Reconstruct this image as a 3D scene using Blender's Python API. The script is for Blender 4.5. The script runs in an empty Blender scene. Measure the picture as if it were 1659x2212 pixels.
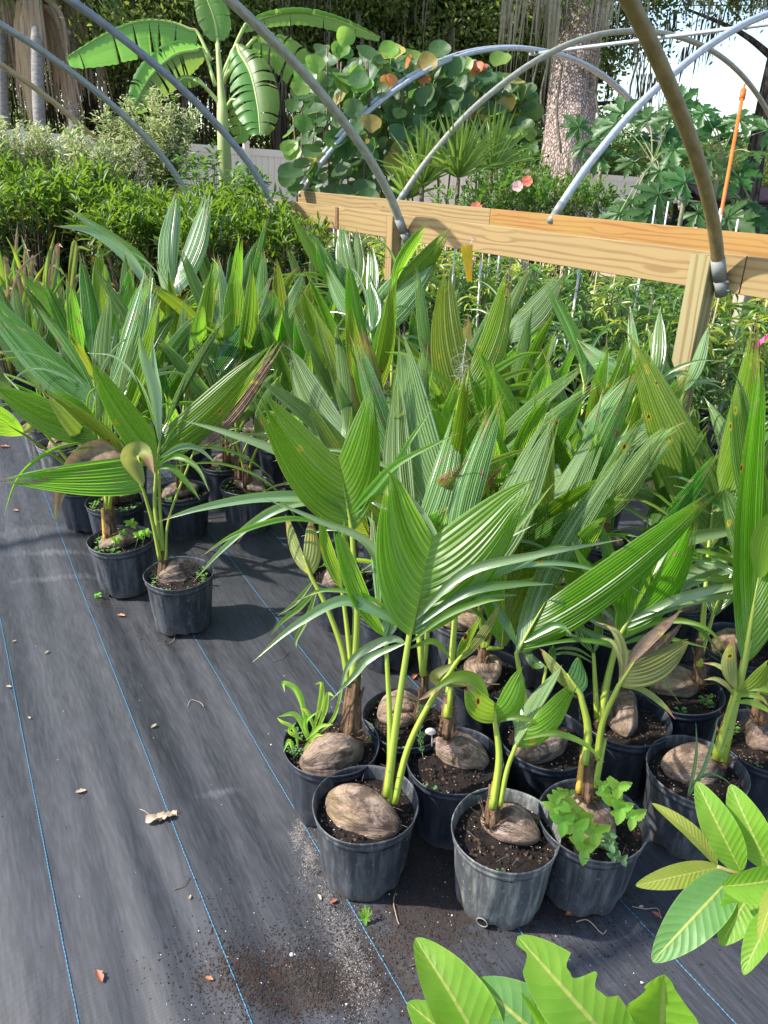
import bpy, math, random
import numpy as np
from mathutils import Vector, noise as mn
R = random.Random(7)
NP = np.random.RandomState(7)
rad = math.radians
SC = bpy.context.scene
COL = SC.collection

# ------------------------------------------------------------------ camera, sky, sun
H, PITCH, ROLL, FPX, CX, CY = 1.65, rad(24.3), rad(2.0), 1661.0, 829.5, 1106.0
fw = np.array([0, math.cos(PITCH), -math.sin(PITCH)])
u0 = np.array([0, math.sin(PITCH), math.cos(PITCH)])
r0 = np.array([1.0, 0, 0])
up = u0*math.cos(ROLL) - r0*math.sin(ROLL)
rt = r0*math.cos(ROLL) + u0*math.sin(ROLL)
CAM = np.array([0, 0, H])
from mathutils import Matrix
cd = bpy.data.cameras.new('camera'); cam = bpy.data.objects.new('camera', cd); COL.objects.link(cam)
m3 = Matrix((rt.tolist(), up.tolist(), (-fw).tolist())).transposed()
cam.matrix_world = Matrix.Translation((0, 0, H)) @ m3.to_4x4()
cd.sensor_fit = 'VERTICAL'; cd.sensor_height = 24.0; cd.lens = 24.0*FPX/2212.0
cd.clip_start = 0.05; cd.clip_end = 500
SC.camera = cam

SUN = Vector((-0.72, -0.04, 0.69)).normalized()
w = bpy.data.worlds.new('World'); SC.world = w; w.use_nodes = True
nt = w.node_tree; nt.nodes.clear()
sky = nt.nodes.new('ShaderNodeTexSky'); sky.sky_type = 'NISHITA'; sky.sun_disc = False
sky.sun_elevation = math.asin(SUN.z); sky.sun_rotation = math.atan2(SUN.x, SUN.y)
sky.dust_density = 1.0; sky.air_density = 1.0; sky.ozone_density = 1.0
bg = nt.nodes.new('ShaderNodeBackground'); bg.inputs[1].default_value = 0.15
wo = nt.nodes.new('ShaderNodeOutputWorld')
nt.links.new(sky.outputs[0], bg.inputs[0]); nt.links.new(bg.outputs[0], wo.inputs[0])
sd = bpy.data.lights.new('sun', 'SUN'); sd.energy = 3.6; sd.angle = rad(0.9); sd.color = (1, .955, .88)
so = bpy.data.objects.new('sun', sd); COL.objects.link(so)
so.rotation_euler = SUN.to_track_quat('Z', 'Y').to_euler(); so.location = (-6, 0, 14)
SC.view_settings.view_transform = 'Standard'; SC.view_settings.look = 'None'
SC.view_settings.gamma = 1; SC.view_settings.use_curve_mapping = False
SC.view_settings.exposure = 1.12
SC.cycles.max_bounces = 8; SC.cycles.transmission_bounces = 4; SC.cycles.diffuse_bounces = 3

# ------------------------------------------------------------------ helpers: geometry of the view
def ray(x, y): return fw + rt*(x-CX)/FPX + up*(CY-y)/FPX
def atZ(x, y, Z): return CAM + ray(x, y)*Z
def atz(x, y, z):
    d = ray(x, y); return CAM + d*((z-H)/d[2])
def depth(p): return float((np.array(p)-CAM) @ fw)
def V3(p): return np.array(p, float)
def nrm(v):
    l = np.linalg.norm(v); return v/l if l > 1e-9 else v
def smooth(pts, n=6):
    P = [np.array(p, float) for p in pts]
    if len(P) < 3: return [P[0]*(1-t)+P[-1]*t for t in np.linspace(0, 1, n+1)]
    Q = [2*P[0]-P[1]] + P + [2*P[-1]-P[-2]]; out = []
    for i in range(1, len(Q)-2):
        for k in range(n):
            t = k/n
            out.append(.5*(2*Q[i]+(Q[i+1]-Q[i-1])*t+(2*Q[i-1]-5*Q[i]+4*Q[i+1]-Q[i+2])*t*t+(3*Q[i]-Q[i-1]-3*Q[i+1]+Q[i+2])*t**3))
    out.append(P[-1]); return out

# ------------------------------------------------------------------ helpers: objects
class MB:
    def __init__(s): s.v = []; s.f = []; s.uv = []; s.hasuv = False
    def grid(s, G, U=None, closed=False):
        """G: rows x cols x 3"""
        G = np.asarray(G, float); r, c = G.shape[:2]; b = len(s.v)
        s.v += [tuple(p) for p in G.reshape(-1, 3)]
        for i in range(r-1):
            for j in range(c if closed else c-1):
                j2 = (j+1) % c
                s.f.append((b+i*c+j, b+i*c+j2, b+(i+1)*c+j2, b+(i+1)*c+j))
                if U is not None:
                    s.uv += [U[i][j], U[i][j2], U[i+1][j2], U[i+1][j]]
                else: s.uv += [(j/c, i/(r-1)), ((j+1)/c, i/(r-1)), ((j+1)/c, (i+1)/(r-1)), (j/c, (i+1)/(r-1))]
        return b
    def face(s, idx, uv=None):
        s.f.append(tuple(idx)); s.uv += uv if uv else [(0, 0)]*len(idx)
    def tube(s, pts, r, n=8, cap=True):
        pts = [np.array(p, float) for p in pts]; m = len(pts)
        rs = r if hasattr(r, '__len__') else [r]*m
        t0 = nrm(pts[1]-pts[0]); a = np.array([0, 0, 1.]) if abs(t0[2]) < .9 else np.array([1., 0, 0])
        x = nrm(np.cross(a, t0)); G = []
        for i in range(m):
            t = nrm(pts[min(i+1, m-1)]-pts[max(i-1, 0)]); x = nrm(x - t*(x @ t)); y = np.cross(t, x)
            G.append([pts[i]+(x*math.cos(k*2*math.pi/n)+y*math.sin(k*2*math.pi/n))*rs[i] for k in range(n)])
        b = s.grid(G, closed=True)
        if cap:
            s.face([b+k for k in range(n)][::-1]); s.face([b+(m-1)*n+k for k in range(n)])
    def box(s, c, ax, hs):
        c = V3(c); b = len(s.v); A = [nrm(V3(a)) for a in ax]
        for i in (-1, 1):
            for j in (-1, 1):
                for k in (-1, 1): s.v.append(tuple(c+A[0]*hs[0]*i+A[1]*hs[1]*j+A[2]*hs[2]*k))
        for f in ((0, 1, 3, 2), (4, 6, 7, 5), (0, 4, 5, 1), (2, 3, 7, 6), (0, 2, 6, 4), (1, 5, 7, 3)): s.face([b+q for q in f])
    def lathe(s, prof, n=24, c=(0, 0, 0)):
        G = [[(c[0]+r*math.cos(k*2*math.pi/n), c[1]+r*math.sin(k*2*math.pi/n), c[2]+z) for k in range(n)] for r, z in prof]
        s.grid(G, closed=True)
    def build(s, name, mat, parent=None, sm=True):
        me = bpy.data.meshes.new(name); me.from_pydata([tuple(map(float, v)) for v in s.v], [], s.f)
        l = me.uv_layers.new(name='UVMap')
        if len(s.uv) == len(me.loops): l.data.foreach_set('uv', np.array(s.uv, np.float32).ravel())
        if sm: me.polygons.foreach_set('use_smooth', [True]*len(me.polygons))
        for m in (mat if isinstance(mat, (list, tuple)) else [mat]): me.materials.append(m)
        return link(name, me, parent)
def link(name, me, parent=None):
    o = bpy.data.objects.new(name, me); COL.objects.link(o)
    if parent is not None: o.parent = parent
    return o
def arrays_mesh(name, verts, faces, mat, uv=None, sm=False):
    """verts Nx3, faces Mxk"""
    me = bpy.data.meshes.new(name); verts = np.asarray(verts, np.float32); faces = np.asarray(faces, np.int32)
    m, k = faces.shape
    me.vertices.add(len(verts)); me.vertices.foreach_set('co', verts.ravel())
    me.loops.add(m*k); me.loops.foreach_set('vertex_index', faces.ravel())
    me.polygons.add(m); me.polygons.foreach_set('loop_start', np.arange(0, m*k, k, dtype=np.int32))
    me.polygons.foreach_set('loop_total', np.full(m, k, np.int32))
    if sm: me.polygons.foreach_set('use_smooth', [True]*m)
    if uv is not None:
        l = me.uv_layers.new(name='UVMap'); l.data.foreach_set('uv', np.asarray(uv, np.float32)[faces.ravel()].ravel())
    me.update(calc_edges=True); me.validate()
    me.materials.append(mat); return me
def empty(name, loc=(0, 0, 0)):
    o = bpy.data.objects.new(name, None); COL.objects.link(o); o.location = tuple(map(float, loc)); o.empty_display_size = .05; return o
def tag(o, label, cat, group=None):
    o['label'] = label; o['category'] = cat
    if group: o['group'] = group
    return o
def struct(o): o['kind'] = 'structure'; return o
def stuff(o): o['kind'] = 'stuff'; return o
def reorigin(root):
    """children were modelled in world space: keep them there under a moved Empty"""
    l = root.location
    for c in list(root.children):
        c.matrix_parent_inverse = Matrix.Translation(-Vector(l))
def copytree(o, parent=None):
    c = o.copy(); COL.objects.link(c)
    if parent is not None: c.parent = parent
    for ch in o.children: copytree(ch, c)
    return c

# ------------------------------------------------------------------ materials
def mat(name): 
    m = bpy.data.materials.new(name); m.use_nodes = True; t = m.node_tree; t.nodes.clear()
    return m, t
def N(t, kind, **kw):
    n = t.nodes.new('ShaderNode'+kind)
    for k, v in kw.items():
        if k.startswith('i_'):
            key = k[2:]; n.inputs[int(key) if key.isdigit() else key].default_value = v
        else: setattr(n, k, v)
    return n
def L(t, a, b): t.links.new(a, b)
def ramp(t, src, stops, interp='LINEAR'):
    r = N(t, 'ValToRGB'); e = r.color_ramp.elements; r.color_ramp.interpolation = interp
    while len(e) < len(stops): e.new(.5)
    for i, (p, c) in enumerate(stops):
        e[i].position = p; e[i].color = (c if len(c) == 4 else (*c, 1)) if hasattr(c, '__len__') else (c, c, c, 1)
    L(t, src, r.inputs[0]); return r
def noise(t, vec, scale, detail=4, rough=.55, dist=0):
    n = N(t, 'TexNoise', i_Scale=scale, i_Detail=detail, i_Roughness=rough, i_Distortion=dist)
    if vec is not None: L(t, vec, n.inputs['Vector'])
    return n.outputs['Fac']
def mapping(t, vec, sc=(1, 1, 1), rot=(0, 0, 0)):
    m = N(t, 'Mapping'); m.inputs['Scale'].default_value = sc; m.inputs['Rotation'].default_value = rot
    L(t, vec, m.inputs[0]); return m.outputs[0]
def mix(t, f, a, b, typ='MIX'):
    m = N(t, 'MixRGB', blend_type=typ)
    for i, x in ((0, f), (1, a), (2, b)):
        if hasattr(x, 'links'): L(t, x, m.inputs[i])
        elif hasattr(x, '__len__'): m.inputs[i].default_value = (*x, 1) if len(x) == 3 else x
        else: m.inputs[i].default_value = x if i == 0 else (x, x, x, 1)
    return m.outputs[0]
def math_(t, op, a, b=None):
    m = N(t, 'Math', operation=op)
    for i, x in ((0, a), (1, b)):
        if x is None: continue
        if hasattr(x, 'links'): L(t, x, m.inputs[i])
        else: m.inputs[i].default_value = x
    return m.outputs[0]
def bump(t, h, strength=.4, dist=.01):
    b = N(t, 'Bump', i_Strength=strength, i_Distance=dist); L(t, h, b.inputs['Height']); return b.outputs[0]
def out(t, sh):
    o = N(t, 'OutputMaterial'); L(t, sh, o.inputs[0])
def pbr(t, col, rough=.6, nrm_=None, spec=.5, metal=0):
    p = N(t, 'BsdfPrincipled')
    for k, x in (('Base Color', col), ('Roughness', rough)):
        if hasattr(x, 'links'): L(t, x, p.inputs[k])
        else: p.inputs[k].default_value = (*x, 1) if hasattr(x, '__len__') else x
    p.inputs['Specular IOR Level'].default_value = spec; p.inputs['Metallic'].default_value = metal
    if nrm_ is not None: L(t, nrm_, p.inputs['Normal'])
    return p
def obj_coord(t): return N(t, 'TexCoord').outputs['Object']
def simple(name, c1, c2, scale=20, rough=.7, b=.3, spec=.4, metal=0, dist=.004, aniso=(1, 1, 1)):
    m, t = mat(name); v = mapping(t, obj_coord(t), aniso); n = noise(t, v, scale)
    col = mix(t, ramp(t, n, [(.3, 0), (.7, 1)]).outputs[0], c1, c2)
    out(t, pbr(t, col, rough, bump(t, noise(t, v, scale*2.5, 6), b, dist), spec, metal).outputs[0]); return m

def leafmat(name, c1, c2, trans, tc, rough=.38, spots=0., tip=.97, edge=None, spec=.5, streak=1.0, tipcol=(.33, .2, .1), stripes=10, hue=.18):
    """c1,c2 base greens; tc transmitted colour. UV: x across the lobe, y base to tip."""
    m, t = mat(name)
    uv = N(t, 'TexCoord').outputs['UV']; sx = N(t, 'SeparateXYZ'); L(t, uv, sx.inputs[0])
    ob = obj_coord(t); rnd = N(t, 'ObjectInfo').outputs['Random']
    st = noise(t, mapping(t, uv, (34, 1.6, 1)), 1.0, 3)
    f = ramp(t, st, [(.3, 0), (.75, 1)]).outputs[0]
    col = mix(t, f, c1, c2)
    big = noise(t, ob, 7, 2)
    tcn = mix(t, f, tc, tuple(min(1, x*1.35) for x in tc))
    def variant(cc, a):
        h = N(t, 'HueSaturation'); L(t, cc, h.inputs['Color'])
        L(t, math_(t, 'ADD', .5-.02, math_(t, 'MULTIPLY', rnd, .045)), h.inputs['Hue'])
        L(t, math_(t, 'ADD', 1-a, math_(t, 'MULTIPLY', rnd, 2*a)), h.inputs['Value']); return h.outputs[0]
    if stripes:
        wn = N(t, 'TexWhiteNoise', noise_dimensions='2D'); cx = N(t, 'CombineXYZ'); L(t, math_(t, 'FLOOR', math_(t, 'MULTIPLY', sx.outputs[0], 20.0)), cx.inputs[0]); L(t, rnd, cx.inputs[1]); L(t, cx.outputs[0], wn.inputs['Vector'])
        k_ = math_(t, 'MULTIPLY', wn.outputs['Value'], .34); col = mix(t, k_, col, tuple(x*.5 for x in c1)); tcn = mix(t, math_(t, 'MULTIPLY', k_, .8), tcn, tuple(x*.55 for x in tc))
    col = variant(col, hue); tcn = variant(tcn, hue)
    col = mix(t, math_(t, 'MULTIPLY', big, .35), col, tuple(x*1.5 for x in c2)); 
    if stripes:
        wv = math_(t, 'COSINE', math_(t, 'MULTIPLY', sx.outputs[0], 6.283*stripes))
        ln = ramp(t, wv, [(.80, 0), (.97, 1)]).outputs[0]
        col = mix(t, math_(t, 'MULTIPLY', ln, .55), col, (.3, .42, .16)); tcn = mix(t, math_(t, 'MULTIPLY', ln, .5), tcn, (.75, .9, .3))
    # yellow ageing + brown spots
    if spots > 0:
        vo = N(t, 'TexVoronoi', i_Scale=30.0); L(t, mapping(t, ob, (1, 1, .6)), vo.inputs['Vector'])
        sc = N(t, 'SeparateXYZ'); L(t, vo.outputs['Color'], sc.inputs[0])
        keep = math_(t, 'LESS_THAN', sc.outputs[0], spots)
        d = vo.outputs['Distance']; 
        halo = math_(t, 'MULTIPLY', keep, ramp(t, d, [(.20, 1), (.36, 0)]).outputs[0])
        core = math_(t, 'MULTIPLY', keep, ramp(t, d, [(.12, 1), (.19, 0)]).outputs[0])
        col = mix(t, halo, col, (.42, .36, .03)); tcn = mix(t, halo, tcn, (.8, .6, .05))
        col = mix(t, core, col, (.07, .03, .012)); tcn = mix(t, core, tcn, (.06, .02, .01))
    if tip == .9:
        col = mix(t, ramp(t, noise(t, mapping(t, ob, (14, 14, 14)), 1, 5, .7, 1), [(.4, 0), (.65, 1)]).outputs[0], col, (.13, .08, .06)); col = mix(t, ramp(t, noise(t, ob, 34, 4), [(.55, 0), (.7, 1)]).outputs[0], col, (.5, .40, .1))
    # tan scorch patches along some leaves
    pt = noise(t, mapping(t, uv, (2.2, 3.2, 1)), 1.3, 5, .6, .5); pk = math_(t, 'ADD', pt, math_(t, 'MULTIPLY', math_(t, 'SUBTRACT', rnd, .5), .16))
    ps_ = ramp(t, pk, [(.66, 0), (.70, 1)]).outputs[0]
    if stripes: col = mix(t, ps_, col, (.42, .28, .2)); tcn = mix(t, ps_, tcn, (.4, .22, .1))
    # dry tip
    nz = noise(t, mapping(t, ob, (1, 1, 1)), 22, 4)
    tv = math_(t, 'ADD', sx.outputs[1], math_(t, 'MULTIPLY', math_(t, 'ADD', math_(t, 'SUBTRACT', nz, .5), math_(t, 'MULTIPLY', math_(t, 'SUBTRACT', rnd, .6), .8)), .16))
    ty = ramp(t, tv, [(max(0, tip-.12), 0), (tip, 1)]).outputs[0]
    tb = ramp(t, tv, [(max(0, tip-.03), 0), (min(1, tip+.02), 1)]).outputs[0]
    col = mix(t, math_(t, 'MULTIPLY', ty, .6), col, (.35, .34, .05)); tcn = mix(t, math_(t, 'MULTIPLY', ty, .6), tcn, (.8, .7, .15))
    col = mix(t, tb, col, tipcol); tcn = mix(t, tb, tcn, (.3, .15, .06))
    # pale waxy upper side / lighter underside
    bm = bump(t, st, .25*streak, .002)
    ro = math_(t, 'ADD', rough-.06, math_(t, 'MULTIPLY', st, .14))
    p = pbr(t, col, ro, bm, spec)
    if spec > .65: p.inputs['Coat Weight'].default_value = .5; p.inputs['Coat Roughness'].default_value = .2
    tr = N(t, 'BsdfTranslucent'); L(t, tcn, tr.inputs[0]); 
    ms = N(t, 'MixShader', i_0=trans); L(t, p.outputs[0], ms.inputs[1]); L(t, tr.outputs[0], ms.inputs[2])
    out(t, ms.outputs[0]); return m

M = {}
M['pale'] = leafmat('waxy_green_leaf', (.10, .19, .06), (.25, .36, .16), .28, (.42, .64, .06), .24, .012, .975, spec=1.0)  # lightened base also stands in for sky sheen on the wax
M['green'] = leafmat('fresh_green_leaf', (.05, .13, .008), (.115, .22, .016), .46, (.38, .70, .03), .36, .03, .985, spec=.6)
M['lime'] = leafmat('lime_green_leaf', (.075, .175, .012), (.13, .25, .02), .46, (.44, .72, .03), .38, .05, .98, spec=.5)
M['spot'] = leafmat('spotted_yellowing_leaf', (.09, .16, .015), (.17, .24, .02), .46, (.48, .64, .03), .42, .16, .93, spec=.5)
M['old'] = leafmat('ageing_leaf', (.16, .19, .05), (.26, .26, .09), .35, (.6, .55, .12), .5, .25, .8, spec=.35)
M['dead'] = leafmat('dry_brown_leaf', (.26, .15, .09), (.45, .32, .24), .2, (.6, .36, .18), .7, .0, .9, spec=.2, tipcol=(.4, .3, .22))
M['dark'] = leafmat('deep_green_leaf', (.035, .105, .02), (.08, .18, .035), .34, (.25, .52, .02), .24, .02, .98, spec=.9)

def stem_mat(name, a, b, tr=.12):
    m, t = mat(name); uv = N(t, 'TexCoord').outputs['UV']; st = noise(t, mapping(t, uv, (9, 1.2, 1)), 1, 3)
    p = pbr(t, mix(t, ramp(t, st, [(.35, 0), (.7, 1)]).outputs[0], a, b), .38, None, .5); out(t, p.outputs[0]); return m
M['petiole'] = stem_mat('yellow_green_petiole', (.20, .30, .03), (.42, .46, .05))
M['petiole_dark'] = stem_mat('green_petiole', (.09, .16, .03), (.17, .24, .04))
M['petiole_orange'] = stem_mat('orange_cut_petiole', (.55, .27, .04), (.6, .38, .06))
M['sheath'] = simple('brown_fibre_sheath', (.05, .028, .016), (.22, .13, .075), 60, .85, .8, .2, dist=.006, aniso=(1, 1, .18))

def husk_mat():
    m, t = mat('weathered_husk'); o = obj_coord(t); uv = N(t, 'TexCoord').outputs['UV']
    fib = noise(t, mapping(t, uv, (26, 4.5, 1)), 1, 7, .7, 1.6); fine = noise(t, mapping(t, uv, (120, 7, 1)), 1, 4); p1 = noise(t, o, 10, 5, .6, .9); sp = noise(t, o, 75, 4, .7)
    rnd = N(t, 'ObjectInfo').outputs['Random']
    c = mix(t, ramp(t, fib, [(.3, 0), (.68, 1)]).outputs[0], (.16, .095, .062), (.48, .34, .24))
    c = mix(t, math_(t, 'MULTIPLY', ramp(t, p1, [(.44, 0), (.58, 1)]).outputs[0], .85), c, (.060, .036, .025))
    c = mix(t, math_(t, 'MULTIPLY', ramp(t, sp, [(.55, 0), (.68, 1)]).outputs[0], .5), c, (.045, .03, .022))
    c = mix(t, math_(t, 'MULTIPLY', ramp(t, noise(t, o, 8, 3), [(.52, 0), (.68, 1)]).outputs[0], math_(t, 'ADD', .15, math_(t, 'MULTIPLY', rnd, .5))), c, (.46, .33, .14))
    c = mix(t, math_(t, 'MULTIPLY', ramp(t, noise(t, o, 16, 5, .7, 1.2), [(.5, 0), (.62, 1)]).outputs[0], .5), c, (.58, .42, .34)); h = math_(t, 'ADD', math_(t, 'MULTIPLY', fib, 1.3), math_(t, 'MULTIPLY', fine, .6))
    out(t, pbr(t, c, .55, bump(t, h, 1.0, .007), .4).outputs[0]); return m
M['husk'] = husk_mat()

def pot_mat(name, base, hi, dirt, amt):
    m, t = mat(name); o = obj_coord(t)
    sc = noise(t, mapping(t, o, (14, 14, 1.2)), 3, 6, .7); bl = noise(t, o, 9, 5, .6)
    c = mix(t, ramp(t, bl, [(.35, 0), (.7, 1)]).outputs[0], base, hi)
    c = mix(t, math_(t, 'MULTIPLY', ramp(t, sc, [(.46, 0), (.72, 1)]).outputs[0], amt), c, dirt)
    sp = noise(t, o, 70, 3); c = mix(t, math_(t, 'MULTIPLY', ramp(t, sp, [(.63, 0), (.7, 1)]).outputs[0], .5), c, dirt)
    sz = N(t, 'SeparateXYZ'); L(t, o, sz.inputs[0])
    low = ramp(t, math_(t, 'ADD', sz.outputs[2], math_(t, 'MULTIPLY', bl, .05)), [(.02, 1), (.06, 0)]).outputs[0]
    c = mix(t, math_(t, 'MULTIPLY', low, .55), c, (.16, .13, .10))
    out(t, pbr(t, c, ramp(t, bl, [(.3, .36), (.7, .6)]).outputs[0], bump(t, sc, .12, .003), .5).outputs[0]); return m
M['pot'] = pot_mat('faded_black_plastic', (.026, .030, .037), (.062, .069, .08), (.20, .205, .21), .75)
M['pot_gray'] = pot_mat('chalky_grey_plastic', (.07, .075, .08), (.12, .125, .13), (.38, .38, .32), 1.0)
M['pot_dark'] = pot_mat('dark_blue_black_plastic', (.015, .019, .029), (.032, .038, .052), (.10, .11, .13), .55)
def soil_mat():
    m, t = mat('potting_soil'); o = obj_coord(t); n = noise(t, o, 60, 8, .7)
    c = mix(t, ramp(t, n, [(.35, 0), (.7, 1)]).outputs[0], (.007, .005, .004), (.030, .020, .015))
    v = N(t, 'TexVoronoi', i_Scale=95.0); L(t, o, v.inputs['Vector']); s = N(t, 'SeparateXYZ'); L(t, v.outputs['Color'], s.inputs[0])
    k = math_(t, 'MULTIPLY', math_(t, 'LESS_THAN', s.outputs[0], .05), math_(t, 'LESS_THAN', v.outputs['Distance'], .22))
    c = mix(t, k, c, (.5, .46, .38)); k2 = math_(t, 'MULTIPLY', math_(t, 'GREATER_THAN', s.outputs[0], .82), math_(t, 'LESS_THAN', v.outputs['Distance'], .4))
    c = mix(t, k2, c, (.14, .075, .045))
    out(t, pbr(t, c, .85, bump(t, n, 1, .012), .3).outputs[0]); return m
M['soil'] = soil_mat()
M['perlite'] = simple('perlite', (.6, .58, .52), (.75, .74, .7), 40, .8)
M['bark_chip'] = simple('bark_chip', (.012, .008, .006), (.058, .036, .025), 60, .85)

# ------------------------------------------------------------------ ground
LA = rad(30); GD = np.array([-math.sin(LA), math.cos(LA), 0]); GN = np.array([math.cos(LA), math.sin(LA), 0])
def gz(a, c):
    """height of the wrinkled weed cloth; a along the blue threads, c across them"""
    w1 = mn.noise(Vector((c*4.2, a*.35, 1.3))); w2 = mn.noise(Vector((c*11, a*.8+3, 7.1))); w3 = mn.noise(Vector((c*24+a*.8, a*1.7, 2.2)))
    w4 = mn.noise(Vector((c*1.6+9, a*1.9, 5.2)))
    k = 1.0 if c < .45 else max(.35, 1-(c-.45)*1.2)
    w5 = max(0., mn.noise(Vector((c*7+a*.25, a*.22+9, 4.4))))**1.5
    return .019*k*w1 + .011*k*w2 + .0034*w3 + .004*w4 + .016*k*w5
def ground():
    m, t = mat('woven_weed_cloth'); o = obj_coord(t)
    v = mapping(t, o, (1, 1, 1), (0, 0, -LA)); s = N(t, 'SeparateXYZ'); L(t, v, s.inputs[0])   # x across, y along
    streak = noise(t, mapping(t, v, (9, .8, 1)), 2.2, 6, .62); fine = noise(t, mapping(t, v, (60, 6, 1)), 2, 3)
    blot = noise(t, o, 2.3, 5, .6)
    c = mix(t, ramp(t, streak, [(.3, 0), (.72, 1)]).outputs[0], (.0115, .0118, .0128), (.040, .041, .0445))  # light and dark streaks put wrinkle sheen into the colour
    c = mix(t, math_(t, 'MULTIPLY', ramp(t, fine, [(.4, 0), (.7, 1)]).outputs[0], .35), c, (.11, .115, .13))
    c = mix(t, math_(t, 'MULTIPLY', ramp(t, blot, [(.5, 0), (.75, 1)]).outputs[0], .4), c, (.03, .031, .034))
    wx = N(t, 'TexWave', i_Scale=150.0, i_Distortion=.4); L(t, v, wx.inputs[0])
    wy = N(t, 'TexWave', i_Scale=110.0, i_Distortion=.4, bands_direction='Y'); L(t, v, wy.inputs[0])
    weave = math_(t, 'ADD', wx.outputs['Fac'], wy.outputs['Fac'])
    c = mix(t, .16, c, mix(t, weave, (.0, .0, .0), (.1, .1, .12)))
    # sand and potting-mix stains, pale sun dapples painted in: (x, y, radius, stretch) patches of their own shape
    def patch(cx, cy, rx, ry, rot, w_=.5):
        pm = N(t, 'Mapping', vector_type='TEXTURE'); pm.inputs['Location'].default_value = (cx, cy, 0); pm.inputs['Rotation'].default_value = (0, 0, rot); pm.inputs['Scale'].default_value = (rx, ry, 1)
        L(t, o, pm.inputs[0]); ln = N(t, 'VectorMath', operation='LENGTH'); sp = N(t, 'Mapping'); L(t, pm.outputs[0], sp.inputs[0]); sp.inputs['Scale'].default_value = (1, 1, 0)
        L(t, sp.outputs[0], ln.inputs[0])
        return math_(t, 'ADD', ln.outputs['Value'], math_(t, 'MULTIPLY', math_(t, 'SUBTRACT', noise(t, o, 13, 7, .7), .5), 2.6*w_))
    def on(pv, a=.8, b=1.1): return ramp(t, pv, [(a, 1), (b, 0)]).outputs[0]
    specks = math_(t, 'MULTIPLY', ramp(t, noise(t, o, 190, 4), [(.46, 0), (.60, 1)]).outputs[0], ramp(t, noise(t, o, 28, 5, .7), [(.4, 0), (.6, 1)]).outputs[0])
    q = atz(630, 2120, 0); soilp = on(patch(q[0], q[1], .19, .075, rad(-8), .8)); q = atz(850, 2090, 0); soil2 = on(patch(q[0], q[1], .15, .10, .5, .9)); q = atz(930, 1960, 0)
    soil3 = on(patch(q[0], q[1], .12, .14, .2, .8)); q = atz(1150, 1930, 0); soil4 = on(patch(q[0], q[1], .3, .10, 0.1, .8)); q = atz(1000, 1800, 0); soil5 = on(patch(q[0], q[1], .35, .2, 0.2, .5))
    msk = math_(t, 'MAXIMUM', math_(t, 'MAXIMUM', soilp, soil2), math_(t, 'MAXIMUM', math_(t, 'MAXIMUM', soil3, soil5), soil4))
    soilc = mix(t, noise(t, o, 160, 4), (.012, .009, .008), (.055, .038, .03))
    msk = math_(t, 'MULTIPLY', msk, ramp(t, noise(t, o, 60, 5, .75), [(.36, 0), (.5, 1)]).outputs[0]); c = mix(t, math_(t, 'MULTIPLY', msk, .9), c, soilc)
    q = atz(672, 1850, 0); sd1 = on(patch(q[0], q[1], .022, .13, LA+.12, .5)); q = atz(760, 2060, 0); sd2 = on(patch(q[0], q[1], .035, .17, LA-.05, .7))
    c = mix(t, math_(t, 'MULTIPLY', math_(t, 'MAXIMUM', sd1, sd2), specks), c, (.20, .18, .165))
    for (px, py, rx, ry, ro, a) in ((130, 1195, .34, .035, .1, .75), (130, 1248, .3, .03, .15, .6), (470, 1708, .07, .018, .3, .7), (60, 1150, .3, .08, .1, .4), (1290, 2060, .16, .10, .3, .55), (1600, 2010, .14, .05, 0, .5)):  # pale patches: sun dapples painted into the cloth colour
        q = atz(px, py, 0); c = mix(t, math_(t, 'MULTIPLY', math_(t, 'MULTIPLY', on(patch(q[0], q[1], rx, ry, ro, 1.1), .2, 1.3), ramp(t, fine, [(.3, .2), (.65, 1)]).outputs[0]), a*.42), c, (.25, .25, .26))
    p = pbr(t, c, ramp(t, streak, [(.3, .42), (.7, .58)]).outputs[0], bump(t, math_(t, 'ADD', math_(t, 'MULTIPLY', weave, .5), streak), .28, .0022), .5)
    out(t, p.outputs[0])
    cs = np.arange(-6.2, 7.6, .022); as_ = np.concatenate([np.arange(-1.2, 5, .09), np.arange(5, 14, .3)])
    G = np.zeros((len(as_), len(cs), 3))
    for i, a in enumerate(as_):
        for j, c_ in enumerate(cs): G[i, j] = GD*a+GN*c_+np.array([0, 0, gz(a, c_)])
    idx = np.arange(len(as_)*len(cs)).reshape(len(as_), len(cs))
    F = np.stack([idx[:-1, :-1], idx[:-1, 1:], idx[1:, 1:], idx[1:, :-1]], -1).reshape(-1, 4)
    g = link('ground_cloth', arrays_mesh('ground_cloth', G.reshape(-1, 3), F, m, sm=True)); struct(g)
    # blue marker threads woven in every 31 cm
    tm, t = mat('blue_marker_thread'); uvw = N(t, 'TexCoord').outputs['UV']; s2 = N(t, 'SeparateXYZ'); L(t, uvw, s2.inputs[0])
    wv = math_(t, 'SINE', math_(t, 'MULTIPLY', s2.outputs[1], 1)); 
    out(t, pbr(t, mix(t, ramp(t, wv, [(.4, 0), (.8, 1)]).outputs[0], (.012, .09, .17), (.04, .22, .34)), .5).outputs[0])
    for k, c_ in enumerate((-2.5, -2.19, -1.88, -1.57, -1.26, -.94, -.63, -.325, -.012, .303, .617, .94, 1.215, 1.5, 1.8, 2.1)):
        mb = MB(); as2 = np.arange(-.9, 9, .03); G = []; U = []
        for i, a in enumerate(as2):
            wob = .003*mn.noise(Vector((a*1.5, k*5.0, 0))) + .0003*(1 if i % 2 else -1); hw = .0015
            G.append([GD*a+GN*(c_+wob+q*hw)+np.array([0, 0, gz(a, c_+wob)+(.0022 if q == 0 else .0008)+.0006*(i % 2)]) for q in (-1, 0, 1)])
            U.append([(q, a*500) for q in (0, .5, 1)])
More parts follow.
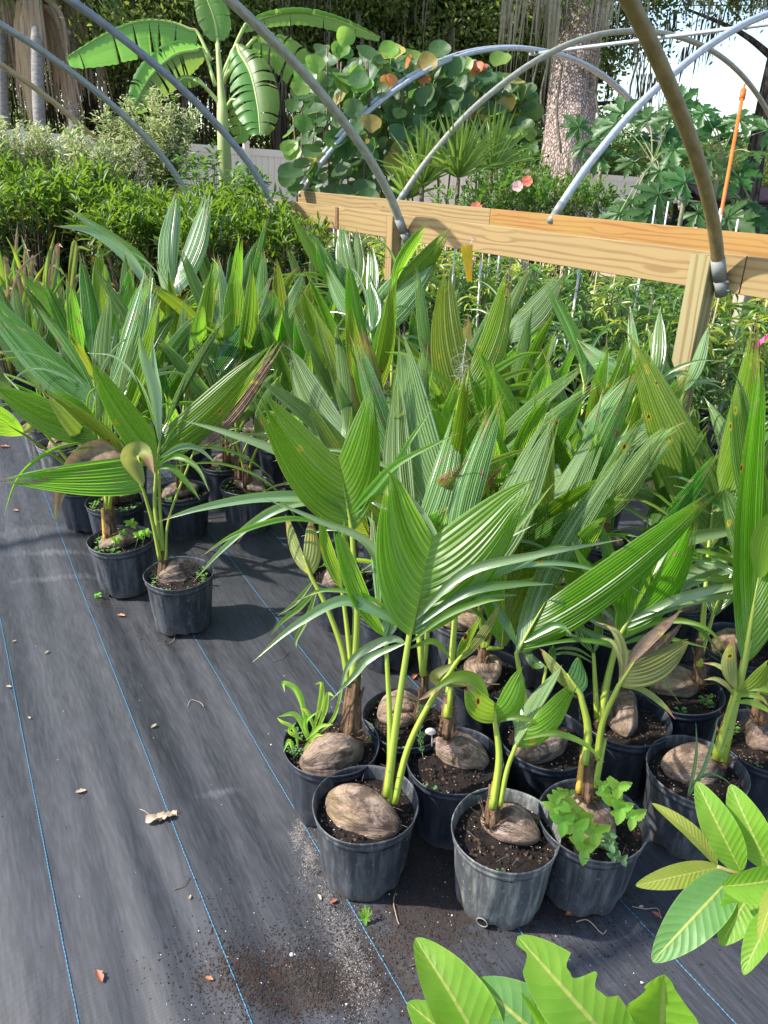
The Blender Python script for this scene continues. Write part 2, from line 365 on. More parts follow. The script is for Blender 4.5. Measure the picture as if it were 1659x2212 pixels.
        o = mb.grid(G, U); ob_ = mb.build('blue_thread', tm, g)
    m2 = simple('leaf_litter_ground', (.06, .045, .03), (.19, .15, .10), 6, .95, .8, .2, dist=.05)
    mb = MB(); G = [[(x, y, -.06+.05*mn.noise(Vector((x*.2, y*.2, 0)))-(.0 if y < 16 else 0)) for x in np.linspace(-70, 70, 50)] for y in np.linspace(-10, 150, 60)]
    mb.grid(G); struct(mb.build('ground', m2))
ground()

# ------------------------------------------------------------------ palm parts
def lobe_mesh(S, E, T, side, w, tilt=0., mode='p', arch=.0, cut=None, vein=.0088, droop=0., inner=.12):
    """one half of a young palm leaf: pleated strips that leave the rachis S..E and run to the tip T"""
    S, E, T = map(V3, (S, E, T)); mid = (S+E)/2; ax = nrm(T-mid); view = nrm(mid-CAM)
    perp = nrm(np.cross(ax, view))*side                       # in the picture plane
    nn = np.cross(perp, ax); 
    if nn @ view > 0: nn = -nn                               # facing the viewer
    sun = np.array(SUN)
    if mode == 'p': sg = 1 if (nrm(nn + perp*.5) @ sun) > (nrm(nn - perp*.5) @ sun) else -1
    else: sg = 1 if (nrm(nn + perp*.5) @ sun) < (nrm(nn - perp*.5) @ sun) else -1
    B = perp*w + view*sg*tilt*w
    Ln = np.linalg.norm(T-S); nv = int(max(6, min(14, (w*1.1+np.linalg.norm(E-S)*.45)/vein)))
    cols = 2*nv; rows = 18
    gid = []; g = 0; cnt = R.randint(2, 4)
    for i in range(nv):
        gid.append(g); cnt -= 1
        if cnt <= 0: g += 1; cnt = R.randint(2, 5)
    spl = [R.uniform(-.5, .9) for _ in range(g+1)]; gl = [1-R.uniform(0, .16) for _ in range(g+1)]
    gl[R.randrange(len(gl))] = 1.0; v0 = R.uniform(.58, .8); amp = .0019
    vmax = np.ones(cols); av = [R.uniform(.35, 1.6) for _ in range(cols+1)]; ue = [0]+[(i+R.uniform(-.28, .28))/cols for i in range(1, cols)]+[1]
    for i in range(nv):
        vmax[2*i] = vmax[2*i+1] = gl[gid[i]]
        if cut is not None: vmax[2*i] = vmax[2*i+1] = min(1, cut+R.uniform(-.06, .05)+(.06*math.sin(i*1.7)))
    mb = MB(); ph = R.uniform(0, 6)
    wav = R.uniform(.003, .009)
    def P(u, v, k, gi, am=1.):
        sh = (v**.80)*((1-min(1, v))**1.10)*1.0/.2655
        o_ = S+(T-S)*v+B*sh; i_ = E+(T-E)*v-B*inner*math.sin(math.pi*v)
        p = o_*(1-u)+i_*u
        tp = (1-v**4)*min(1, v*6)
        p = p + nn*((amp if k else -amp)*am*tp*min(1.3, Ln*3)) + nn*(w*.22*math.sin(math.pi*u)*sh) + nn*arch*Ln*math.sin(math.pi*v*.9)
        if v > v0: q = ((v-v0)/(1-v0))**1.6; p = p + perp*(spl[gi]*.38*w*q) + nn*(spl[gi]*.25*w*q) - Zu_*(abs(spl[gi])*.10*w*q)
        p = p + nn*wav*math.sin(v*5+ph+u*2.2) + np.array([0, 0, -droop*Ln*v**2.6])
        return p
    for i in range(cols):
        u1, u2 = ue[i], ue[i+1]; G = []; U = []; gi = gid[i//2]
        for r in range(rows+1):
            v = vmax[i]*(r/rows); q1, q2 = P(u1, v, i % 2, gi, av[i]), P(u2, v, (i+1) % 2, gi, av[i+1])
            if cut is None and vmax[i] < 1 and r > rows-4:            # taper the free ends
                k = (r-(rows-4))/4; c_ = (q1+q2)/2; q1 = q1+(c_-q1)*k*.8; q2 = q2+(c_-q2)*k*.8
            G.append([q1, q2]); U.append([(i*.05, v/max(vmax[i], .9) if cut is None else v), ((i+1)*.05, v/max(vmax[i], .9) if cut is None else v)])
        mb.grid(G, U)
    return mb
def free_leaflets(fo, S, pet, E, T, side, w, kind, n):
    """narrow leaflets that have split away below the fused lobe"""
    S, E, T = map(V3, (S, E, T)); mid = (S+E)/2; ax = nrm(T-mid); view = nrm(mid-CAM); perp = nrm(np.cross(ax, view))*side; Ln = np.linalg.norm(T-S)
    for k in range(n):
        s0 = S+(E-S)*.25*R.random()-nrm(pet)*.014*(k+.3); l = Ln*R.uniform(.55, .95); o = R.uniform(.35, 1.1)+.12*k; dd = nrm(ax+perp*o*.8); f = view*R.uniform(-.25, .3)
        mb = MB(); ribbon([s0, s0+nrm(dd+f*.3)*l*.4, s0+nrm(dd+perp*.25+f)*l*.75-Zu_*l*.05*o, s0+nrm(dd+perp*.5+f)*l-Zu_*l*R.uniform(.08, .3)*o], R.uniform(.010, .017), mb, fold=.45, peak=.4)
        lo = mb.build('leaflet', M[kind]); lo.parent = fo
Zu_ = np.array([0, 0, 1.])

def ribbon(pts, w, mb, fold=.35, twist=0., tipw=.05, peak=.35):
    P = smooth(pts, 7); m = len(P); G = []; U = []
    for i, p in enumerate(P):
        t = nrm(P[min(i+1, m-1)]-P[max(i-1, 0)]); view = nrm(p-CAM); s = nrm(np.cross(t, view)); n = np.cross(s, t)
        if n @ view > 0: n = -n
        v = i/(m-1); k = min(1, (v/peak)**.6) if v < peak else max(tipw, (1-((v-peak)/(1-peak))**1.7))
        a = twist*v; s2 = s*math.cos(a)+n*math.sin(a); n2 = n*math.cos(a)-s*math.sin(a)
        hw = w*.5*k
        G.append([p-s2*hw+n2*hw*fold, p-s2*hw*.5+n2*hw*fold*.4, p, p+s2*hw*.5+n2*hw*fold*.4, p+s2*hw+n2*hw*fold])
        U.append([(q/4, v*.97) for q in range(5)])
    mb.grid(G, U)

POTMESH = {}
def pot_mb(seed=0):
    rr = random.Random(seed); mb = MB(); n = 48
    prof = [(.1, .0, 0), (.103, .004, 1), (.107, .03, 1), (.110, .06, 1), (.1205, .185, 1), (.1225, .192, 0), (.1262, .194, 0), (.1268, .203, 0), (.1252, .205, 0), (.1262, .208, 0), (.130, .216, 0), (.1312, .2205, 0), (.1300, .2235, 0), (.1278, .222, 0), (.1262, .215, 0), (.1205, .19, 0), (.115, .15, 0)]
    holes = [rr.uniform(0, 6.28)+k*math.pi/2 for k in range(4)]
    e1, ph = rr.uniform(.0, .022), rr.uniform(0, 3.14); G = []
    for (r, z, rib) in prof:
        row = []
        for k in range(n):
            a = 2*math.pi*k/n; q = r
            if rib: q += .0017*(1 if k % 4 < 2 else -1)
            q *= 1+e1*math.cos(2*(a+ph))*(z/.22)**2 + .004*math.sin(5*a+ph)
            zz = z+.0025*math.sin(3*a+ph*2)*(z/.22)
            if z < .035:
                for h in holes:
                    d = abs((a-h+math.pi) % (2*math.pi)-math.pi)
                    if d < .26: zz = max(zz, z+.009*(1-d/.26)) ; q -= .008*(1-d/.26)
            row.append((q*math.cos(a), q*math.sin(a), zz))
        G.append(row)
    mb.grid(G, closed=True); return mb
def get_pot(k):
    if k not in POTMESH: POTMESH[k] = pot_mb(k)
    return POTMESH[k]
def soil_mb(r=.122, z=.188, seed=0):
    mb = MB(); G = []; rings = 9
    for i in range(rings):
        rr_ = r*(1-i/(rings-1)) + .0005
        G.append([(rr_*math.cos(a), rr_*math.sin(a), z+.008*mn.noise(Vector((rr_*math.cos(a)*18+seed*7, rr_*math.sin(a)*18, seed)))+.009*(1-rr_/r)+.004*mn.noise(Vector((rr_*math.cos(a)*60, rr_*math.sin(a)*60, seed)))) for a in np.linspace(0, 2*math.pi, 33)[:-1]])
    mb.grid(G, closed=True); return mb
SOILM = {}
def crumbs_mb(seed, n=130, r=.115, z=.195, sc=1.):
    rr = random.Random(seed); mb = MB()
    for i in range(n):
        a, q = rr.uniform(0, 6.28), r*math.sqrt(rr.random()); s = rr.uniform(.0015, .0055)*sc; c = np.array([q*math.cos(a), q*math.sin(a), z+rr.uniform(-.003, .006)])
        b = len(mb.v)
        for d in ((1, 0, 0), (-1, 0, 0), (0, 1, 0), (0, -1, 0), (0, 0, 1), (0, 0, -1)): mb.v.append(tuple(c+np.array(d)*s*rr.uniform(.5, 1.3)))
        for f in ((0, 2, 4), (2, 1, 4), (1, 3, 4), (3, 0, 4), (2, 0, 5), (1, 2, 5), (3, 1, 5), (0, 3, 5)): mb.face([b+x for x in f])
    return mb
def husk_mb(a, b, rw, seed=0, sink=.4, cleft=True):
    """coconut in its husk lying from a to b (world), three-ridged, pinched at one end"""
    a, b = V3(a), V3(b); ax = nrm(b-a); Ln = np.linalg.norm(b-a); zz = np.array([0, 0, 1.]); y = nrm(np.cross(zz, ax)); z = np.cross(ax, y)
    mb = MB(); G = []; n, m = 72, 40; off = R.uniform(0, 6)
    for i in range(m+1):
        t = i/m; s = math.sin(math.pi*t)**.62 if 0 < t < 1 else 0; s *= (1-.16*t)
        row = []
        for k in range(n):
            an = 2*math.pi*k/n; ridge = 1+.16*math.cos(3*(an+off))+.04*math.cos(6*(an+off))
            f = mn.noise(Vector((math.cos(an)*1.6+seed*3, t*2.2, math.sin(an)*1.6)))*.16+mn.noise(Vector((math.cos(an)*13, t*3.5+seed, math.sin(an)*13)))*.04+mn.noise(Vector((an*9, t*2.2, seed*1.7)))*.022*min(1, s*2) + mn.noise(Vector((math.cos(an)*7, math.sin(an)*7, t*2+seed)))*.05
            g = 0
            if cleft:
                d = abs((an-1.2-off*.2-t*.5+math.pi) % (2*math.pi)-math.pi); g = -.24*math.exp(-(d/.13)**2)*math.sin(math.pi*min(1, t*1.25))
            r_ = rw*s*(ridge+f+g)
            row.append(a+ax*Ln*t+y*math.cos(an)*r_+z*math.sin(an)*r_*.92)
        G.append(row)
    mb.grid(G, closed=True); return mb

PALM_OBJ = []
class Palm:
    def __init__(s, px, py, label, potm='pot', husk=None, at=None, seed=None, weeds=0, group='potted young coconut palms'):
        s.seed = seed if seed is not None else len(PALM_OBJ)+1
        s.p = V3(at) if at is not None else atz(px, py, .22); s.p[2] = 0
        s.o = empty('potted_coconut_palm', s.p); tag(s.o, label, 'potted palm', group); PALM_OBJ.append(s)
        R.seed(1000+s.seed*7); rz = R.uniform(0, 6.28)
        pk = s.seed % 9
        key = ('pot', pk, potm)
        if key not in SOILM: SOILM[key] = get_pot(pk).build('pot', M[potm]); o = SOILM[key]; o.parent = s.o
        else: o = link('pot', SOILM[key].data, s.o)
        o.rotation_euler.z = rz
        k2 = ('soil', s.seed % 6)
        if k2 not in SOILM: so_ = soil_mb(seed=s.seed % 6).build('soil', M['soil'], s.o); SOILM[k2] = so_
        else: so_ = link('soil', SOILM[k2].data, s.o)
        k3 = ('crumb', s.seed % 4)
        if k3 not in SOILM: c_ = crumbs_mb(s.seed % 4).build('soil_crumbs', M['bark_chip'], s.o, sm=False); SOILM[k3] = c_
        else: c_ = link('soil_crumbs', SOILM[k3].data, s.o)
        stuff(c_); c_.rotation_euler.z = rz
        k4 = ('perl', s.seed % 3)
        if k4 not in SOILM: c_ = crumbs_mb(50+s.seed % 3, 22, sc=.42).build('perlite', M['perlite'], s.o, sm=False); SOILM[k4] = c_; c_.scale = (1, 1, 1)
        else: c_ = link('perlite', SOILM[k4].data, s.o)
        stuff(c_); c_.rotation_euler.z = rz+1
        zt = .203
        if husk:
            (ax_, ay_), (bx_, by_), rw = husk
            a, b = atz(ax_, ay_, zt), atz(bx_, by_, zt)
        else:
            an = R.uniform(0, 6.28); d = np.array([math.cos(an), math.sin(an), 0])*.085; c = s.p+np.array([R.uniform(-.02, .02), R.uniform(-.02, .02), zt]); a, b = c-d, c+d; rw = .062
        h = husk_mb(a, b, rw, s.seed, cleft=(s.seed % 3 != 0)); ho = h.build('coconut', M['husk'], None); s.adopt(ho)
        s.weeds(weeds)
    def adopt(s, o):
        o.parent = s.o; o.matrix_parent_inverse = Matrix.Translation(-Vector(s.o.location)); return o
    def fibres(s, p, n=16):
        mb = MB()
        for k in range(n):
            a = R.uniform(0, 6.28); d = np.array([math.cos(a), math.sin(a), R.uniform(.2, 1.6)]); q = p+d*[.015, .015, .004]
            mb.tube(smooth([q, q+d*.012, q+d*R.uniform(.018, .034)+np.array([R.uniform(-.01, .01), R.uniform(-.01, .01), 0])], 2), [.0012]*4+[.0004], 3)
        s.adopt(mb.build('husk_fibres', M['sheath']))
    def weeds(s, n):
        if not n: return
        for k in range(n):
            a, q = R.uniform(0, 6.28), R.uniform(.075, .112); c = s.p+np.array([q*math.cos(a), q*math.sin(a), .195])
            s.adopt(tuft_mb(c, R.uniform(.012, .028), 6, .007).build('weed', M['weed']))
    def stem(s, pts, r=(.022, .012), strands=5):
        """fibrous base from the nut: px points (x,y) at the plant's depth"""
        z0 = depth(s.p+np.array([0, 0, .22])) if not hasattr(s, 'Z') else s.Z
        P = [atZ(x, y, z0) for x, y in pts]; mb = MB(); Pm = smooth(P, 5); m = len(Pm)
        mb.tube(Pm, [r[0]+(r[1]-r[0])*i/(m-1) for i in range(m)], 10)
        for k in range(strands):
            an = k*6.28/strands+R.uniform(-.4, .4); hgt = R.uniform(.45, 1.05); q = []
            for i in range(6):
                t = i/5*hgt; pp = Pm[min(m-1, int(t*(m-1)))]; rr_ = r[0]*(1.05-.35*t)+(.006 if i == 5 else 0)*R.uniform(.5, 2.5)
                q.append(pp+np.array([math.cos(an+.3*t), math.sin(an+.3*t), 0])*rr_*.8)
            mb.tube(q, [.009, .009, .008, .007, .006, .0025], 6)
        for k in range(12):
            i = R.randrange(m//3, m); an = R.uniform(0, 6.28); p0 = Pm[i]; d = np.array([math.cos(an), math.sin(an), R.uniform(-.2, 1)])
            mb.tube([p0+d*r[1]*.6, p0+d*.028+np.array([0, 0, .006])], [.0012, .0005], 3)
        s.adopt(mb.build('stem', M['sheath'])); s.fibres(Pm[0]+Zu_*.004, 22)
    def frond(s, base, j, e=None, lobes=(), leaflets=(), kind='green', dz=0., dzt=None, pm='petiole', pr=(.0105, .006), via=(), tilt=.55, Z=None):
        """base/j/e in picture coordinates; lobes (tx, ty, w px, side[, opts])"""
        Zb = Z or (s.Z if hasattr(s, 'Z') else depth(s.p+np.array([0, 0, .25])))
        e = e or j
        Pb = atZ(*base, Zb); Pj = atZ(*j, Zb+dz*.6); Pe = atZ(*e, Zb+dz)
        nvia = len(via); V_ = [atZ(x, y, Zb+dz*.6*(i+1)/(nvia+1)) for i, (x, y) in enumerate(via)]
        pts = smooth([Pb]+V_+[Pj], 6)
        rach = smooth([Pj, Pe], 5)[1:] if e != j else []
        m1, m2 = len(pts), len(rach); rs = [pr[0]+(pr[1]-pr[0])*i/(m1-1) for i in range(m1)]+[pr[1]*(1-.8*(i+1)/m2) for i in range(m2)]
        mb = MB(); mb.tube(pts+rach, rs, 8); fo = mb.build('frond', M[pm]); s.adopt(fo)
        for lb in lobes:
            tx, ty, wp, sd = lb[:4]; o = lb[4] if len(lb) > 4 else {}
            k = o.get('k', kind); mode = 't' if k in ('green', 'lime', 'spot') else 'p'
            mode = o.get('mode', mode)
            d_ = o.get('dz', dzt if dzt is not None else (dz+(.10 if mode == 'p' else -.06)))
            T = atZ(tx, ty, Zb+d_); wz = wp*.82/FPX*(Zb+d_*.5)
            sgn = -1 if sd == 'L' else 1
            # side: which side of the axis S->T the outer margin bows to, seen in the picture
            axp = np.array([tx-j[0], ty-j[1]], float); perp2 = np.array([-axp[1], axp[0]]); 
            c_ = 1 if (perp2[0]*sgn) > 0 else -1
            if abs(perp2[0]) < 1e-6: c_ = sgn
            mid = (Pj+Pe)/2; ax = nrm(T-mid); view = nrm(mid-CAM); pr3 = np.cross(ax, view); want = rt*sgn
            side = 1 if pr3 @ want > 0 else -1
            if o.get('ud'): side = 1 if pr3 @ (up*o['ud']) > 0 else -1
            mbl = lobe_mesh(o.get('S', Pj), Pe, T, side, wz, o.get('tilt', tilt*R.uniform(.7, 1.3)), mode, o.get('arch', R.uniform(-.02, .04)), o.get('cut'), droop=o.get('droop', 0), inner=o.get('inner', .12))
            lo = mbl.build('leaf_lobe', M[k]); lo.parent = fo
            if wp > 24: free_leaflets(fo, Pj, Pj-Pb, Pe, T, side, wz, k if k != 'dead' else 'old', R.randint(0, 1) if leaflets else R.randint(1, 3))
        for lf in leaflets:
            pp, wp = lf[0], lf[1]; o = lf[2] if len(lf) > 2 else {}
            n = len(pp); d1 = o.get('dz', R.uniform(-.12, .06)); pts = []
            for i, (x, y) in enumerate(pp):
                t = i/(n-1); pts.append(atZ(x, y, Zb+dz*.7+d1*t))
            mb2 = MB(); ribbon(pts, wp/FPX*Zb, mb2, fold=o.get('fold', .45), twist=o.get('tw', 0)); lo = mb2.build('leaflet', M[o.get('k', kind)]); lo.parent = fo
        return fo
    def auto(s, n, kinds=('pale', 'green', 'pale', 'dark', 'green'), hmin=.32, hmax=.5, az0=None, lean=(.06, .62), size=1.):
        """fronds nobody can trace one by one: same build, random attitudes round the stem"""
        base = s.p+np.array([0, 0, .24])
        if not getattr(s, 'hasstem', False):
            mb = MB(); mb.tube(smooth([base-np.array([0, 0, .03]), base+np.array([0, 0, .09])], 3), [.024, .022, .019, .017], 8)
            for k in range(5):
                an = k*1.3; mb.tube([base+np.array([.016*math.cos(an), .016*math.sin(an), -.02]), base+np.array([.02*math.cos(an), .02*math.sin(an), R.uniform(.05, .15)])], [.008, .003], 5)
            s.adopt(mb.build('stem', M['sheath'])); s.hasstem = True
        az = R.uniform(0, 6.28) if az0 is None else az0
        for k in range(n):
            a = az+k*2.4+R.uniform(-.3, .3); ln = R.uniform(*lean); dirh = np.array([math.cos(a), math.sin(a), 0]); zz = np.array([0, 0, 1.])
            d = nrm(dirh*math.sin(ln)+zz*math.cos(ln)); hj = R.uniform(hmin, hmax)*size
            Pj = base+d*(hj-.1)*1.0; Pe = Pj+nrm(d+dirh*.15)*R.uniform(.08, .16)*size
            mb = MB(); pts = smooth([base, base*.5+Pj*.5-dirh*.01, Pj], 5); rach = smooth([Pj, Pe], 4)[1:]
            mb.tube(pts+rach, [.009+(.005-.009)*i/(len(pts)-1) for i in range(len(pts))]+[.004, .003, .002, .001][:len(rach)], 6)
            fo = mb.build('frond', M['petiole' if R.random() < .5 else 'petiole_dark']); s.adopt(fo)
            kd = R.choice(kinds); lk = R.choice(['pale', 'green', 'dark', 'lime']); lat = np.cross(d, zz if abs(d[2]) < .95 else dirh); lat = nrm(np.cross(d, dirh)) if np.linalg.norm(lat) < .2 else nrm(lat)
            for sg in (-1, 1):
                for _q in range(R.choice([0, 0, 1, 2])):
                    st_ = base*.12+Pj*.88; q1 = st_+(d*.6+lat*sg*.8)*.10*size; q2 = st_+(d*.75+lat*sg+dirh*.4)*R.uniform(.18, .26)*size; q3 = q2+(d*R.uniform(-.3, .4)+lat*sg*.7+dirh*.4)*.11*size
                    mr_ = MB(); ribbon([st_, q1, q2, q3], R.uniform(.010, .018), mr_, fold=.4); lo = mr_.build('leaflet', M[lk]); lo.parent = fo
                Ll = R.uniform(.30, .46)*size; T = Pe+nrm(d+dirh*R.uniform(.0, .35)+lat*sg*R.uniform(.12, .36))*Ll
                ax = nrm(T-(Pj+Pe)/2); view = nrm((Pj+Pe)/2-CAM); pr3 = np.cross(ax, view)
                l2 = lat*sg; side = 1 if pr3 @ l2 > 0 else -1
                lo = lobe_mesh(Pj, Pe, T, side, R.uniform(.034, .060)*size, R.uniform(.2, .8), 't' if kd in ('green', 'lime', 'spot') else 'p', R.uniform(0, .06), droop=R.uniform(0, .12)).build('leaf_lobe', M[kd]); lo.parent = fo

M['weed'] = leafmat('weed_leaf', (.10, .24, .05), (.16, .33, .07), .3, (.4, .7, .08), .5, tip=1.6, stripes=0)
def tuft_mb(c, r, n, lw, h=.02):
    mb = MB()
    for k in range(n):
        a = R.uniform(0, 6.28); d = np.array([math.cos(a), math.sin(a), 0]); q = np.array([-d[1], d[0], 0]); rr_ = r*R.uniform(.5, 1); z = h*R.uniform(.3, 1)
        p0 = c+d*rr_*.5+np.array([0, 0, z]); p1 = p0+d*lw*2+np.array([0, 0, lw*.3]); w_ = lw
        mb.grid([[p0, p0, p0], [p0+d*lw*.5-q*w_*.7+np.array([0, 0, .002]), p0+d*lw*.5, p0+d*lw*.5+q*w_*.7+np.array([0, 0, .002])], [p0+d*lw*1.3-q*w_*.7+np.array([0, 0, .002]), p0+d*lw*1.3, p0+d*lw*1.3+q*w_*.7+np.array([0, 0, .002])], [p1, p1, p1]])
        mb.tube([c, p0], [.0009, .0007], 3, cap=False)
    return mb

# ------------------------------------------------------------------ the palms, front ones first
def build_palms():
    A = Palm(790, 1735, 'coconut palm in the frontmost left pot, its big smooth nut tilted up', 'pot', ((705, 1722), (868, 1790), .066), weeds=0, seed=1)
    A.stem([(838, 1745), (842, 1690), (848, 1640)], (.017, .010))
    A.frond((836, 1720), (884, 1372), (935, 1160), [(846, 1003, 66, 'L', dict(k='green', inner=.0)), (1152, 1022, 84, 'R', dict(k='green'))], [
        ([(886, 1365), (822, 1325), (740, 1297), (636, 1352), (545, 1430)], 26, dict(k='pale')),
        ([(880, 1392), (846, 1380), (786, 1405), (750, 1442), (733, 1505)], 20, dict(k='pale')),
        ([(884, 1385), (800, 1420), (766, 1458), (715, 1512)], 18, dict(k='pale')),
        ([(892, 1345), (1000, 1240), (1150, 1200), (1345, 1165)], 22, dict(k='pale')),
        ([(890, 1352), (1010, 1270), (1180, 1190), (1230, 1180)], 20, dict(k='dark')),
        ([(888, 1362), (1000, 1282), (1110, 1262), (1195, 1262)], 22, dict(k='dark')),
        ([(886, 1372), (980, 1312), (1060, 1290), (1120, 1285)], 18, dict(k='dark')),
        ([(884, 1390), (960, 1330), (1040, 1300), (1090, 1295)], 16, dict(k='green')),
        ([(906, 1300), (1010, 1200), (1100, 1150), (1195, 1045)], 30, dict(k='green')),
        ([(880, 1402), (930, 1385), (955, 1400), (975, 1425)], 14, dict(k='green'))],
        via=[(856, 1560)], dz=.02, pr=(.0115, .007), tilt=.35)
    A.frond((842, 1735), (833, 1375), (815, 1330), [(722, 1118, 45, 'L', dict(k='green', cut=.9, dz=.0)), (796, 1098, 30, 'R', dict(k='pale', cut=.95, dz=.10)), (880, 1150, 25, 'R', dict(k='dark', dz=.12))],
            [([(838, 1380), (850, 1330), (800, 1180), (690, 1125), (565, 1074)], 22, dict(k='pale'))], via=[(842, 1560)], dz=.04, pr=(.009, .005))
    A.frond((852, 1735), (985, 1432), (1010, 1400), [(1090, 1292, 22, 'R', dict(k='old', cut=.9)), (1040, 1330, 16, 'L', dict(k='green'))],
            [([(985, 1432), (940, 1460), (975, 1475), (1080, 1478)], 26, dict(k='old')), ([(960, 1478), (925, 1500), (905, 1512)], 12, dict(k='dead'))], via=[(880, 1620), (925, 1525)], dz=-.03, pr=(.009, .006))
    B = Palm(1093, 1790, 'coconut palm in the chalky grey ribbed pot with an open drain hole', 'pot_gray', ((1038, 1765), (1168, 1812), .052), seed=2)
    B.stem([(1062, 1780), (1066, 1735), (1072, 1690)], (.016, .011))
    B.frond((1064, 1745), (1070, 1560), (1072, 1520), [(1000, 1462, 42, 'L', dict(k='spot', inner=0)), (1128, 1432, 46, 'R', dict(k='green'))], [([(1060, 1540), (1030, 1475), (985, 1462), (925, 1497)], 30, dict(k='lime'))], via=[(1078, 1640)], pr=(.0105, .006), tilt=.3)
    B.frond((1080, 1740), (1113, 1614), (1165, 1535), [(1215, 1440, 34, 'L', dict(k='pale')), (1247, 1468, 46, 'R', dict(k='lime'))], via=[(1095, 1665)], pr=(.007, .005), dz=-.02)
    C = Palm(1280, 1768, 'young coconut palm whose pot is overgrown with bright green mint-like weeds', 'pot', ((1238, 1718), (1322, 1835), .056), seed=3)
    C.stem([(1268, 1722), (1268, 1660), (1272, 1615)], (.023, .018), 7)
    C.frond((1262, 1650), (1254, 1500), (1225, 1455), [(1165, 1398, 22, 'L', dict(k='old', cut=.9)), (1250, 1420, 20, 'R', dict(k='dark'))], via=[(1270, 1575)], pr=(.012, .007))
    C.frond((1290, 1640), (1336, 1482), (1370, 1430), [(1483, 1313, 34, 'L', dict(k='dead', cut=.9)), (1500, 1372, 44, 'R', dict(k='old', cut=.86)), (1478, 1340, 20, 'R', dict(k='dead', cut=.92))], via=[(1302, 1560)], pr=(.009, .006), dz=-.05)
    C.frond((1250, 1712), (1258, 1630), None, [], pm='petiole_orange', pr=(.009, .006)); C.frond((1284, 1700), (1306, 1595), None, [], pm='petiole', pr=(.010, .006))
    D = Palm(716, 1605, 'coconut palm in a pot with tall bright grass sprouting at its left edge', 'pot_dark', ((648, 1655), (786, 1612), .072), seed=4)
    D.stem([(757, 1590), (762, 1510), (770, 1430)], (.027, .015), 8)
    D.frond((752, 1480), (672, 1245), (655, 1200), [(618, 1108, 26, 'L', dict(k='old', cut=.93)), (668, 1120, 26, 'R', dict(k='old', cut=.92))], [([(690, 1265), (650, 1310), (612, 1340), (585, 1372)], 12), ([(688, 1262), (665, 1330), (640, 1380), (640, 1400)], 12), ([(680, 1250), (640, 1300), (600, 1330)], 10)], via=[(738, 1400), (705, 1310)], pr=(.0085, .006), kind='green', tilt=.2)
    D.frond((762, 1470), (760, 1150), (731, 992), [(555, 838, 66, 'L', dict(k='green')), (803, 833, 50, 'R', dict(k='green'))], [
        ([(754, 1100), (690, 1035), (600, 975), (479, 931), (395, 908)], 22, dict(k='pale')),
        ([(754, 1125), (700, 1078), (565, 1074), (435, 1097), (340, 1127)], 24, dict(k='pale')),
        ([(752, 1140), (700, 1090), (640, 1085), (560, 1120), (480, 1187), (417, 1257)], 22, dict(k='pale')),
        ([(756, 1110), (800, 1060), (860, 1000), (990, 935)], 20, dict(k='green')),
        ([(756, 1120), (830, 1050), (880, 960), (935, 880)], 16, dict(k='green')),
        ([(752, 1080), (700, 1060), (640, 1020), (600, 1000)], 16, dict(k='lime'))], via=[(770, 1320)], dz=.05, pr=(.014, .006), tilt=.35)
    D.frond((758, 1440), (738, 1270), (735, 1230), [(690, 1110, 24, 'L', dict(k='lime', cut=.9)), (740, 1120, 20, 'R', dict(k='green'))], via=[(750, 1360)], pr=(.008, .005))
    E = Palm(880, 1548, 'young coconut palm whose round nut peeks out between the two front petioles, second row', 'pot_dark', ((815, 1548), (915, 1525), .060), seed=5)
    E.stem([(905, 1560), (915, 1500), (920, 1450)], (.015, .010))
    E.frond((915, 1450), (945, 1130), (965, 1010), [(869, 706, 62, 'L', dict(k='pale', dz=.25)), (1010, 776, 36, 'R', dict(k='spot'))], dz=.12, pr=(.008, .005))
    E.frond((915, 1460), (890, 1250), (900, 1130), [(862, 788, 62, 'L', dict(k='pale')), (990, 870, 55, 'R', dict(k='pale'))], dz=.06)
    F = Palm(982, 1640, 'young coconut palm with a small pale mushroom beside its mottled nut', 'pot_dark', ((935, 1600), (1055, 1650), .062), seed=6)
    F.stem([(965, 1590), (968, 1545), (970, 1500)], (.02, .014), 6)
    F.frond((966, 1550), (985, 1300), (1000, 1210), [(1094, 838, 75, 'L', dict(k='pale')), (1197, 868, 80, 'R', dict(k='pale'))], via=[(975, 1440)], dz=.10, pr=(.012, .007), tilt=.4)
    F.frond((970, 1540), (985, 1330), None, [], [([(985, 1330), (1000, 1250), (1060, 1180), (1160, 1130)], 24, dict(k='pale'))], pr=(.008, .005))
    G = Palm(1178, 1592, 'coconut palm in shade just behind and between the grey pot and the weedy pot', 'pot_dark', ((1112, 1640), (1225, 1590), .060), seed=7)
    G.stem([(1140, 1600), (1145, 1560), (1150, 1520)], (.018, .012))
    G.frond((1150, 1560), (1115, 1412), (1178, 1300), [(1390, 928, 62, 'L', dict(k='pale')), (1562, 1045, 56, 'R', dict(k='green'))], [
        ([(1120, 1400), (1085, 1330), (1060, 1290)], 20, dict(k='dark')), ([(1125, 1390), (1200, 1350), (1240, 1375)], 16, dict(k='dark'))], via=[(1130, 1490)], dz=.02, pr=(.010, .006), tilt=.35)
    G.frond((1160, 1560), (1180, 1440), None, [(1130, 1400, 24, 'L', dict(k='dark')), (1190, 1390, 20, 'R', dict(k='dark'))], pr=(.007, .004))
    Hh = Palm(1350, 1548, 'coconut palm behind the weedy pot, with the broad rounded leaf lit from behind', 'pot_dark', ((1335, 1490), (1352, 1592), .056), seed=8)
    Hh.stem([(1300, 1600), (1295, 1540), (1290, 1500)], (.018, .012))
